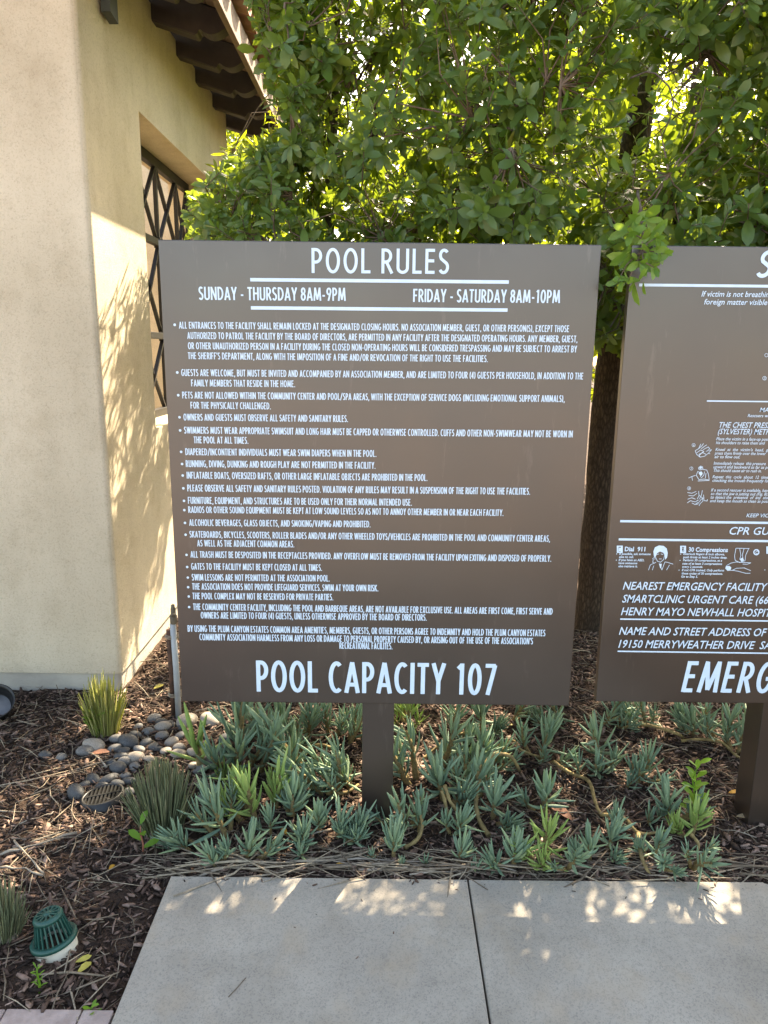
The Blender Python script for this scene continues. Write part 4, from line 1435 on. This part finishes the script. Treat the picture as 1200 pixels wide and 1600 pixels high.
VAR = {}
for k_, cnt in (('rosette', 8), ('shoot', 8), ('sprout', 4)):
    for mkey in ('succ', 'succ_y'):
        VAR[k_, mkey] = []
        for i in range(cnt):
            a, c = succulent_mesh(k_, i * 13 + len(k_))
            a.materials.append(M[mkey])
            c.materials.append(M['succ_stem'])
            VAR[k_, mkey].append((a, c))
SUCC = [  # x, base y, height in photo pixels, lean (deg, + right), kind, colour, label
 (300, 1318, 78, -38, 'rosette', 'succ', 'succulent with yellow lower leaves sprawling furthest left near the slab corner'),
 (338, 1352, 58, -20, 'rosette', 'succ', 'low succulent at the slab edge, nearest the slab corner'),
 (386, 1340, 82, 12, 'rosette', 'succ', 'stout succulent behind the slab edge, second from the slab corner'),
 (352, 1306, 100, -10, 'shoot', 'succ', 'tall succulent left of the yellow green pair'),
 (398, 1282, 92, -6, 'shoot', 'succ_y', 'brightest yellow green succulent, left one of a sunlit pair'),
 (428, 1262, 90, 8, 'shoot', 'succ_y', 'yellow green sunlit succulent, right one of a pair'),
 (424, 1302, 62, -8, 'rosette', 'succ', 'small succulent just below the yellow green pair'),
 (470, 1322, 68, 0, 'rosette', 'succ', 'low rosette in the front row, fourth left from the pool sign post'),
 (458, 1278, 78, 4, 'rosette', 'succ', 'upright succulent behind the front row, left of the pool sign post'),
 (497, 1297, 66, 4, 'rosette', 'succ', 'succulent in the front row, third left from the pool sign post'),
 (527, 1304, 68, 6, 'rosette', 'succ', 'succulent in the front row, second left from the pool sign post'),
 (558, 1304, 66, 8, 'rosette', 'succ', 'succulent touching the left foot of the pool sign post'),
 (352, 1218, 56, -8, 'sprout', 'succ_y', 'small sunlit sprout above the tall left succulent'),
 (314, 1196, 84, -8, 'sprout', 'succ_y', 'light green sprout growing among the river stones'),
 (372, 1182, 112, 6, 'shoot', 'succ', 'tallest dark shoot under the left end of the pool sign'),
 (408, 1200, 86, 14, 'shoot', 'succ', 'shoot just right of the tallest dark shoot under the pool sign'),
 (470, 1196, 96, -34, 'shoot', 'succ', 'dark teal shoot leaning left under the pool sign capacity line'),
 (510, 1236, 100, -48, 'shoot', 'succ', 'long succulent lying over to the left, left of the post'),
 (520, 1226, 62, -12, 'rosette', 'succ', 'half hidden succulent beside the long leaning one, left of the post'),
 (550, 1228, 76, -28, 'rosette', 'succ', 'succulent leaning away from the middle of the pool sign post'),
 (478, 1150, 60, 8, 'shoot', 'succ', 'back row succulent under the letters of the pool capacity line'),
 (440, 1156, 64, -6, 'shoot', 'succ', 'back row succulent third left from the pool sign post'),
 (546, 1156, 62, 16, 'shoot', 'succ', 'back row succulent touching the left side of the post'),
 (514, 1142, 54, -10, 'shoot', 'succ', 'back row succulent second left from the pool sign post'),
 (616, 1334, 72, -4, 'rosette', 'succ', 'succulent touching the right foot of the pool sign post'),
 (628, 1350, 30, 0, 'sprout', 'succ', 'tiny sprout in front of the right foot of the post'),
 (665, 1346, 34, 0, 'sprout', 'succ', 'tiny sprout at the slab edge, right of the first tiny one'),
 (582, 1338, 30, -6, 'sprout', 'succ', 'tiny sprout directly in front of the pool sign post'),
 (636, 1290, 88, -22, 'shoot', 'succ', 'arching succulent close to the right side of the post'),
 (655, 1296, 78, 2, 'sprout', 'succ', 'upright pair of leaves right of the arching succulent'),
 (640, 1220, 100, -34, 'shoot', 'succ', 'light shoot leaning on the post from the right'),
 (692, 1246, 92, -6, 'rosette', 'succ', 'large rosette on a tall stem right of the post'),
 (692, 1196, 76, 6, 'shoot', 'succ', 'shoot behind the large rosette right of the post'),
 (740, 1244, 92, 10, 'shoot', 'succ', 'teal shoot left of the arching bare stem'),
 (768, 1272, 84, 10, 'rosette', 'succ', 'teal rosette inside the curve of the arching bare stem'),
 (752, 1196, 64, 4, 'shoot', 'succ', 'small shoot behind the top of the arching bare stem'),
 (714, 1300, 66, 12, 'rosette', 'succ', 'rosette on the front slope, upper of two right of the tiny sprouts'),
 (716, 1342, 62, 14, 'rosette', 'succ', 'rosette at the slab edge, lower of two right of the tiny sprouts'),
 (800, 1348, 78, 4, 'rosette', 'succ', 'frosty pale rosette at the slab edge just right of the joint'),
 (850, 1330, 90, 6, 'shoot', 'succ_y', 'sunlit half yellow succulent second right from the joint'),
 (852, 1264, 84, -8, 'rosette', 'succ', 'palest large rosette below the right corner of the pool sign'),
 (893, 1380, 72, 4, 'rosette', 'succ', 'succulent overhanging the slab edge, the left one of two'),
 (846, 1180, 66, 12, 'shoot', 'succ', 'grey shoot under the right end of the pool sign'),
 (752, 1136, 60, 2, 'rosette', 'succ', 'back row rosette under the number of the pool capacity line'),
 (706, 1140, 58, 10, 'shoot', 'succ', 'back row shoot second right from the post'),
 (640, 1126, 56, -6, 'shoot', 'succ_y', 'sunlit shoot close under the sign, first right from the post'),
 (800, 1124, 54, 20, 'shoot', 'succ', 'back row shoot third right from the post'),
 (872, 1126, 52, -16, 'shoot', 'succ', 'back row shoot under the gap between the signs'),
 (924, 1340, 70, -8, 'rosette', 'succ', 'rosette behind the left overhanging succulent'),
 (948, 1322, 66, 16, 'rosette', 'succ', 'succulent in the middle of three below the emergency sign'),
 (960, 1296, 58, 4, 'rosette', 'succ', 'uppermost of three succulents below the emergency sign'),
 (1020, 1340, 64, 6, 'rosette', 'succ', 'succulent beside the brown bare stem end near the slab'),
 (1034, 1372, 42, -10, 'rosette', 'succ', 'small succulent at the slab edge left of the right overhanging one'),
 (1092, 1384, 72, 6, 'shoot', 'succ', 'succulent overhanging the slab edge, the right one of two'),
 (1046, 1276, 78, -8, 'rosette', 'succ', 'blue succulent left of the lobed green weed'),
 (1080, 1300, 72, 4, 'rosette', 'succ_y', 'yellow green succulent directly below the lobed green weed'),
 (1014, 1284, 50, 0, 'sprout', 'succ', 'thin pair of upright leaves left of the blue succulent, left one'),
 (1030, 1276, 40, 6, 'sprout', 'succ', 'thin pair of upright leaves left of the blue succulent, right one'),
 (1002, 1212, 66, 6, 'shoot', 'succ', 'lone sparse shoot in the sunlit mulch below the emergency sign'),
 (938, 1182, 72, -14, 'shoot', 'succ', 'dark shoot beside the bare trailing stems below the emergency sign'),
 (1132, 1156, 58, 8, 'shoot', 'succ', 'succulent nearest the emergency sign post, left one of three'),
 (1152, 1170, 60, 10, 'shoot', 'succ', 'succulent nearest the emergency sign post, lowest of three'),
 (1166, 1142, 56, 4, 'shoot', 'succ', 'succulent touching the emergency sign post'),
 (1086, 1146, 52, -14, 'rosette', 'succ', 'back row rosette under the big emergency lettering'),
 (950, 1122, 54, 16, 'shoot', 'succ', 'back row shoot at the left end of the emergency sign'),
 (980, 1226, 44, 10, 'sprout', 'succ', 'small blue sprout below the bare trailing stems'),
 (905, 1204, 46, -10, 'sprout', 'succ', 'small sprout right of the palest large rosette'),
 (1010, 1130, 50, -22, 'shoot', 'succ', 'back row shoot under the start of the emergency lettering'),
]
SUCC_OBJ = []
rs = random.Random(3)
for i, (x, y, h, lean, kd, mk, lab) in enumerate(SUCC):
    p = gp(x, y)
    over = y > 1366
    gzz = 0.002 if (over and p.y < SLAB_Y1) else None
    if over: p.y = max(p.y, SLAB_Y1 + .014)
    p.z = gz(p.x, p.y)
    depth = p.y * FW.y + (0 - EYE) * FW.z
    hm = h / FPX * depth / .93 * (1.06 if y > 1210 else 1.3)
    if over: p.z = .035
    col = 'yellow green ' if False else ''
    t = thing('succulent', lab, 'succulent', p, rs.uniform(0, 6.28), 'finger leaved succulents in the bed')
    ax = Matrix.Rotation(math.radians(lean), 3, 'Y') @ Matrix.Rotation(math.radians(rs.uniform(2, 16) + (32 if over else 0)), 3, 'X')
    t.rotation_euler = (ax @ Matrix.Rotation(rs.uniform(0, 6.28), 3, 'Z')).to_euler()
    lv, st = rs.choice(VAR[kd, mk])
    rx_, ry_ = rs.uniform(.85, 1.2), rs.uniform(.85, 1.2)
    for nm, me in (('leaves', lv), ('stem', st)):
        c = bpy.data.objects.new(nm, me)
        COL.objects.link(c)
        c.parent = t
        c.scale = (hm * rx_, hm * ry_, hm)
    SUCC_OBJ.append(t)

# long bare stems trailing from some of them
TRAIL = [(34, [(764, 1300), (748, 1275), (744, 1240), (752, 1205), (766, 1180), (782, 1173), (800, 1180), (812, 1200)], .0085, [0, .015, .06, .10, .12, .12, .09, .03]),
         (36, [(695, 1225), (703, 1250), (716, 1270), (714, 1295)], .007, [.10, .07, .03, 0]), (24, [(632, 1320), (652, 1308), (660, 1285), (655, 1262)], .007, [.0, .02, .05, .09]),
         (31, [(700, 1290), (697, 1260), (690, 1235)], .0075, [0, .05, .1]),
         (59, [(960, 1118), (985, 1128), (1020, 1130), (1058, 1142), (1068, 1150)], .008, [.02, .03, .05, .04, .0]), (60, [(1065, 1152), (1095, 1150), (1128, 1153), (1148, 1172), (1168, 1185)], .006, [.02, .03, .04, .02, .0]),
         (66, [(865, 1185), (892, 1200), (920, 1215), (930, 1248), (940, 1268), (962, 1270)], .0075, [.03, .03, .035, .03, .02, .0]), (49, [(938, 1268), (975, 1275), (1000, 1300), (1045, 1292)], .006, [.02, .03, .02, .01]),
         (51, [(998, 1300), (1003, 1340), (1016, 1365)], .007, [.03, .03, .0]), (55, [(1080, 1300), (1092, 1315), (1088, 1330)], .006, [.03, .02, 0]),
         (42, [(845, 1180), (815, 1170), (800, 1155), (762, 1170)], .006, [.02, .05, .06, .02]), (17, [(510, 1236), (540, 1232), (560, 1222)], .007, [.02, .03, .02]),
         (16, [(470, 1165), (500, 1158), (520, 1165), (545, 1185)], .007, [.04, .06, .06, .02]), (0, [(262, 1310), (280, 1300), (300, 1302), (315, 1318)], .006, [0, .02, .02, 0]), (35, [(660, 1180), (700, 1150), (740, 1138), (800, 1130)], .0055, [.0, .04, .05, .03])]
for k, pts, r_, hs in TRAIL:
    t = SUCC_OBJ[k]
    q_ = [gp(x, y) for x, y in pts]
    Q = []
    for p, hh in zip(q_, hs):
        dd = ray(0, 0)
        # lift the point along the sight line height so it stays over its spot on the bed
        c = Vector((0, 0, EYE))
        s = (EYE - hh) / EYE
        v = c + (p - c) * s
        v.z = hh + gz(v.x, v.y) + r_ * .8
        Q.append(v)
    F = []
    for i in range(len(Q) - 1):
        a, b_, c_, d_ = Q[max(i - 1, 0)], Q[i], Q[i + 1], Q[min(i + 2, len(Q) - 1)]
        for j in range(5):
            u = j / 5
            F.append(.5 * ((2 * b_) + (c_ - a) * u + (2 * a - 5 * b_ + 4 * c_ - d_) * u * u + (3 * b_ - a - 3 * c_ + d_) * u ** 3))
    F.append(Q[-1])
    mb = MB()
    mb.tube(F, [r_ * (1 - .35 * i / len(F)) * (1 + .1 * math.sin(i * 2.1) + rs.uniform(-.14, .14)) for i in range(len(F))], 8)
    o = mb.build('trailing_stem', M['succ_stem'], t)
    mw = Matrix.Translation(t.location) @ t.rotation_euler.to_matrix().to_4x4()
    o.matrix_parent_inverse = mw.inverted()

# ------------------------------------------------------------------ clipped grass clumps
def clump(name, label, px, py, hpx, wpx, nb, mat, clip=.12, spread=.5, bl=.0032):
    p = gp(px, py)
    p.z = gz(p.x, p.y)
    depth = p.y * FW.y - EYE * FW.z
    H_, Wd = hpx / FPX * depth / .9, wpx / FPX * depth
    V, F = [], []
    for k in range(nb):
        a = rng.uniform(0, 6.28)
        rr = math.sqrt(rng.random())
        ca, sa = math.cos(a), math.sin(a)
        r0, r1 = rr * Wd * .24, rr * Wd * .5 * rng.uniform(.75, 1.12)
        h = H_ * (1 - .42 * rr ** 2) * rng.uniform(1 - clip * 2.2, 1)
        if rng.random() < .12: h *= rng.uniform(.4, .8)
        wv = bl * rng.uniform(.7, 1.3)
        tx, ty = -sa, ca
        ta = rng.uniform(0, 3.14)
        tx, ty = math.cos(ta), math.sin(ta)
        b0 = len(V)
        for s, w_ in ((0, 1), (.4, .95), (.75, .8), (1, .35)):
            r_ = r0 + (r1 - r0) * s ** 1.25
            cx, cy, cz = ca * r_, sa * r_, h * s - .01
            V += [(cx - tx * wv * w_, cy - ty * wv * w_, cz), (cx + tx * wv * w_ , cy + ty * wv * w_, cz), (cx - ty * wv * w_ * .4, cy + tx * wv * w_ * .4, cz)]
        for s in range(3):
            i = b0 + 3 * s
            for u, v_ in ((0, 1), (1, 2), (2, 0)):
                F.append((i + u, i + v_, i + 3 + v_, i + 3 + u))
    me = np_mesh('blades', V, [np.array(F)], True)
    t = thing(name, label, 'grass clump', p, group='clipped grass clumps')
    link('blades', me, M[mat], t)
    mb = MB()
    mb.lathe([(0, .03), (Wd * .16, .025), (Wd * .24, .008), (Wd * .3, -.02)], 16)
    mb.build('root_crown', M['straw'], t)
    return t


clump('grass_clump', 'sunlit yellow green clipped grass clump at the foot of the wall corner', 164, 1140, 104, 78, 330, 'blade_yellow', .14, bl=.0030)
clump('grass_clump', 'grey green clipped grass clump right of the round drain grate', 254, 1288, 118, 112, 520, 'blade_grey', .06, bl=.0029)
clump('grass_clump', 'small pale grass clump cut off by the left edge beside the green dome', 6, 1456, 108, 84, 190, 'blade_grey', .2, bl=.0024)
clump('grass_clump', 'tiny tuft of grass on the slab edge right of the lobed green weed', 1215, 1368, 50, 30, 60, 'blade_grey', .2) if False else None

# ------------------------------------------------------------------ small weeds
def weed(label, px, py, hpx, nl, lsize, stem='twig', wide=1., drop=.25, spread=1.):
    p = gp(px, py)
    p.z = gz(p.x, p.y)
    depth = p.y * FW.y - EYE * FW.z
    H_ = hpx / FPX * depth / .93
    t = thing('weed', label, 'weed', p, group='weeds in the mulch')
    mb = MB()
    path = [(0, 0, -.01), (H_ * .04, 0, H_ * .35), (-H_ * .03, H_ * .03, H_ * .7), (0, 0, H_ * .93)]
    mb.tube(path, [.003, .0027, .0022, .0014], 6)
    mb.build('stem', M[stem], t)
    k = np.arange(nl)
    az = k * 2.4 + .4
    s = .22 + .75 * k / max(1, nl - 1)
    pos = np.stack([np.zeros(nl), np.zeros(nl), H_ * s], 1)
    L = np.stack([np.cos(az), np.sin(az), .55 + .5 * s - drop * rng.random(nl)], 1)
    N = np.stack([-np.cos(az) * .6, -np.sin(az) * .6 - .3, np.ones(nl)], 1)
    link('leaves', leaves_mesh('leaves', pos, L, N, lsize * rng.uniform(.8, 1.15, nl), np.full(nl, wide)), M['weed'], t)


weed('tall lobed bright green weed below the emergency sign', 1080, 1282, 104, 19, .046, 'weed', 1.15)
weed('seedling with one upright leaf and a red stem between the two left succulent fronts', 222, 1326, 52, 4, .055, 'red_stem', 1.2)
weed('bright green weed at the front of the yellow grass clump', 150, 1150, 44, 8, .06, 'weed', .8)
weed('tiny bright sprout in the mulch beside the pavers and slab', 142, 1572, 16, 6, .026, 'weed', 1.)
weed('thin wispy weed below the green dome grate', 61, 1545, 46, 16, .018, 'weed', .5)

# ------------------------------------------------------------------ river stones
def stone_mesh(seed):
    bm = bmesh.new()
    bmesh.ops.create_icosphere(bm, subdivisions=3, radius=.5)
    for v in bm.verts:
        n_ = noise.noise(v.co * 1.5 + Vector((seed * 3.1, 0, 0)))
        v.co *= 1 + .20 * n_
        v.co.y *= .74
        v.co.z *= .56
    for f in bm.faces: f.smooth = True
    me = bpy.data.meshes.new('river_stone')
    bm.to_mesh(me)
    bm.free()
    return me


ORD = ['first', 'second', 'third', 'fourth', 'fifth', 'sixth', 'seventh', 'eighth', 'ninth', 'tenth', 'eleventh', 'twelfth']
STM = {}
for mk in ('stone_dark', 'stone_grey', 'stone_tan'):
    STM[mk] = []
    for i in range(5):
        me = stone_mesh(i + 10 * len(mk))
        me.materials.append(M[mk])
        STM[mk].append(me)
CR = lambda x, y: (x * .3, 1020 + y * .3)
STROWS = [  # rows from the wall forward; x, y in the enlarged crop, width, colour
 ('backmost row by the grey pipe', [(800, 325, 66, 'g'), (838, 338, 58, 'd'), (886, 346, 52, 'g'), (848, 368, 76, 't'), (940, 362, 48, 'd'), (975, 332, 112, 't'), (1095, 335, 104, 't')]),
 ('second row from the grey pipe', [(720, 368, 50, 'g'), (770, 394, 60, 'g'), (706, 412, 64, 'd'), (842, 410, 62, 'g'), (890, 438, 66, 't'), (935, 408, 56, 'g')]),
 ('third row from the pipe', [(612, 432, 76, 'g'), (668, 450, 108, 'd'), (756, 447, 62, 'd'), (808, 472, 70, 'd'), (862, 484, 58, 't'), (930, 470, 62, 'g'), (1180, 432, 80, 'd')]),
 ('fourth row from the pipe', [(490, 470, 104, 't'), (446, 497, 92, 'g'), (598, 480, 66, 'g'), (642, 492, 60, 'd'), (724, 482, 66, 'g'), (775, 500, 40, 'd'), (932, 502, 74, 't'), (1012, 496, 72, 't'), (1160, 500, 98, 'd')]),
 ('loose pair out on the mulch', [(232, 516, 58, 'd'), (318, 524, 64, 'g')]),
 ('fifth row from the pipe', [(575, 548, 48, 'd'), (628, 520, 64, 'd'), (652, 546, 70, 'g'), (708, 524, 86, 't'), (772, 530, 64, 't'), (700, 566, 62, 'g'), (1040, 582, 70, 'g'), (1086, 552, 84, 'd')]),
 ('row touching the round grate', [(480, 630, 76, 'd'), (554, 634, 76, 'd'), (614, 576, 88, 'd'), (596, 612, 56, 'g'), (648, 606, 58, 'g'), (612, 662, 66, 'd'), (672, 640, 66, 'd')]),
 ('front row left of the round grate', [(392, 706, 100, 'd'), (430, 664, 68, 'd'), (524, 662, 60, 'd'), (668, 700, 60, 'g')]),
 ('group by the light green sprout', [(1062, 664, 66, 't'), (1052, 722, 66, 'g'), (1010, 560, 56, 't')]),
]
MKN = {'d': ('stone_dark', 'dark'), 'g': ('stone_grey', 'mid grey'), 't': ('stone_tan', 'pale')}
for rname, st in STROWS:
    for i, (cx, cy, wd, c) in enumerate(sorted(st)):
        x, y = CR(cx, cy)
        p = gp(x, y, .012)
        depth = p.y * FW.y - EYE * FW.z
        s = wd * .3 / FPX * depth * 1.15
        me = rs.choice(STM[MKN[c][0]])
        o = bpy.data.objects.new('river_stone', me)
        COL.objects.link(o)
        o.scale = (s, s, s * rs.uniform(.9, 1.15))
        o.rotation_euler = (rs.uniform(-.3, .3), rs.uniform(-.3, .3), rs.uniform(-.9, .9))
        o.location = (p.x, p.y, gz(p.x, p.y) + s * .17)
        pos = 'rightmost' if i == len(st) - 1 and i else ORD[i] + ' from the left'
        tag(o, f'{MKN[c][1]} river stone, {pos} in the {rname}', 'river stone', 'river stones round the drain')

# ------------------------------------------------------------------ drains, lamp, pipe
p = gp(161, 1243)
g = gz(p.x, p.y)
t = thing('drain_grate', 'round black slotted drain grate at the front of the river stones', 'drain grate', (p.x, p.y, g))
t.rotation_euler = (math.radians(-4), math.radians(-7), .2)
RG, zt = .071, .024
mb = MB()
mb.lathe([(RG, -.05), (RG, zt), (RG - .008, zt + .002), (RG - .010, zt - .004), (RG - .010, -.05)], 40)
mb.build('ring', M['black_plastic'], t)
mb = MB()
for k in range(-4, 5):
    x_ = k * .0132
    hl = math.sqrt(max(0, (RG - .009) ** 2 - x_ * x_))
    mb.box(x_ - .0032, x_ + .0032, -hl, hl, zt - .010, zt - .0005)
mb.box(-RG + .010, RG - .010, -.0035, .0035, zt - .010, zt + .0008)
mb.build('slotted_cover', M['black_plastic'], t)
mb = MB()
mb.lathe([(0, -.045), (RG - .011, -.045)], 30)
mb.build('sump', M['iron'], t)

p = gp(87, 1474)
g = gz(p.x, p.y)
t = thing('dome_grate', 'green plastic dome grate set on a cream pipe end in the mulch', 'drain grate', (p.x, p.y, g))
t.rotation_euler = (math.radians(-6), math.radians(-9), .3)
t.scale = (.87, .87, .85)
mb = MB()
mb.lathe([(.058, -.08), (.060, .018), (.056, .020), (.054, -.08)], 40)
mb.build('pipe_collar', M['pipe_cream'], t)
mb = MB()
mb.lathe([(.066, .021), (.066, .031), (.062, .034), (.050, .034), (.049, .021)], 44, close=True)
mb.build('flange', M['green_plastic'], t)
mb = MB()
nr = 22
for k in range(nr):
    a = k * 2 * math.pi / nr
    mb.bar((.0505 * math.cos(a), .0505 * math.sin(a), .030), (.0365 * math.cos(a), .0365 * math.sin(a), .101), .0042, .0065, (math.cos(a), math.sin(a), 0))
mb.build('cage_ribs', M['green_plastic'], t)
mb = MB()
mb.lathe([(.0415, .096), (.0425, .103), (.0385, .110), (.031, .1125), (.030, .106), (.036, .102), (.037, .096)], 40, close=True)
for k in range(12):
    a = k * math.pi / 6
    mb.bar((.009 * math.cos(a), .009 * math.sin(a), .1105), (.034 * math.cos(a), .034 * math.sin(a), .1105), .0055, .005, (0, 0, 1))
mb.lathe([(0, .116), (.007, .1155), (.011, .113), (.011, .107), (0, .107)], 24)
mb.build('cap', M['green_plastic'], t)
mb = MB()
mb.lathe([(0, .0), (.05, .0)], 24)
mb.build('pipe_floor', M['iron'], t)

p = gp(-6, 1118)
g = gz(p.x, p.y)
t = thing('landscape_light', 'black round landscape light with a dusty lens, lying against the wall at the left edge', 'landscape light', (p.x, p.y, g + .06))
t.rotation_euler = (math.radians(38), math.radians(14), math.radians(12))
mb = MB()
mb.lathe([(.0, -.085), (.03, -.083), (.055, -.06), (.068, -.02), (.075, .02), (.078, .03), (.0735, .031), (.066, .0), (.06, -.03), (.05, -.035)], 40)
mb.build('housing', M['black_plastic'], t)
mb = MB()
mb.lathe([(.0, -.027), (.03, -.028), (.0595, -.031)], 40)
mb.build('lens', M['lens'], t)
mb = MB()
mb.tube([(0, 0, -.08), (.0, .0, -.11), (.02, .0, -.14)], [.014, .014, .012], 12)
mb.build('stem', M['black_plastic'], t)

p = gp(279, 1116)
g = gz(p.x, p.y)
t = thing('sprinkler_riser', 'grey plastic sprinkler riser tied to a rusty stake beside the pool sign', 'sprinkler', (p.x, p.y, 0))
hh = .425
mb = MB()
mb.tube([(0, 0, -.06), (0, 0, hh * .5), (-.004, 0, hh - .02)], .0125, 16)
mb.build('pipe', M['pvc'], t)
mb = MB()
mb.tube([(-.024, .012, -.06), (-.025, .012, .2), (-.026, .012, .375)], .0105, 12)
stake = mb.build('stake', M['rust'], t)
mb = MB()
mb.lathe([(0, hh + .062), (.007, hh + .062), (.0085, hh + .05), (.0105, hh + .045), (.0105, hh + .02), (.0145, hh + .015), (.0145, hh - .012), (.0125, hh - .02)], 18)
mb.tube([(0, -.006, hh + .028), (.004, -.022, hh + .02)], [.008, .0065], 12)
mb.build('nozzle', M['brass'], t)
for z_ in (.085, .345):
    mb = MB()
    for dz in (0, .006, .012):
        pts = []
        for k in range(25):
            a = k * 2 * math.pi / 24
            pts.append((-.0115 + .0285 * math.cos(a), .006 + .0165 * math.sin(a), z_ + dz + .004 * math.sin(a)))
        mb.tube(pts, .0016, 5, False)
    mb.build('wire_tie', M['wire'], stake)

# a pine needle and a few fallen leaves
mb = MB()
a_, c_ = gp(357, 1558, .003), gp(384, 1528, .003)
mb.tube([a_, a_.lerp(c_, .5) + Vector((.002, 0, .0015)), c_], .0011, 5)
tag(mb.build('pine_needle', M['twig']), 'single dark needle lying on the left concrete slab', 'needle')
FL = [((117, 1502), 20, .4, 'yellow', 'yellow fallen leaf in front of the green dome'), ((120, 1520), 24, 1.0, 'yellow', 'olive fallen leaf nearer the pavers than the other one'),
      ((170, 1358), 14, 1.4, 'orange', 'small orange fallen leaf beside the red stemmed seedling'), ((523, 1352), 16, .1, 'orange', 'small orange fallen leaf at the slab edge left of the post'),
      ((448, 1306), 18, 2.2, 'orange', 'yellow fallen leaf under the front row of succulents'), ((1072, 1305), 28, 2.4, 'brown', 'curled red brown fallen leaf under the yellow green succulent'),
      ((895, 1282), 40, 2.2, 'brown', 'long brown fallen leaf on the sunlit patch'), ((1138, 1240), 16, .2, 'orange', 'yellow fallen leaf beside the emergency sign post'),
      ((1150, 1275), 20, 0., 'tan', 'tan fallen leaf in front of the emergency sign post'), ((142, 1180), 22, .3, 'brown', 'orange brown fallen leaf beside the loose stones'), ((240, 1077), 18, 1., 'yellow', 'yellow fallen leaf left of the sprinkler riser')]
LC = {'yellow': (.42, .36, .08), 'orange': (.55, .28, .04), 'brown': (.2, .085, .05), 'tan': (.35, .26, .16)}
for (x, y), s, a, c, lab in FL:
    if c not in M: M[c] = mottled(c + '_dead_leaf', tuple(v * .75 for v in LC[c]), LC[c], 60, .7, .25, 90, .2)
    p = gp(x, y)
    depth = p.y * FW.y - EYE * FW.z
    sz = s / FPX * depth * 1.25
    me = leaves_mesh('fallen_leaf', np.zeros((1, 3)), np.array([[math.cos(a), math.sin(a) * 1.4, .12]]), np.array([[.1, -.2, 1.]]), np.array([sz]), np.array([1.05]))
    o = link('fallen_leaf', me, M[c])
    o.location = (p.x, p.y, gz(p.x, p.y) + .018)
    tag(o, lab, 'leaf', 'fallen leaves on the mulch')
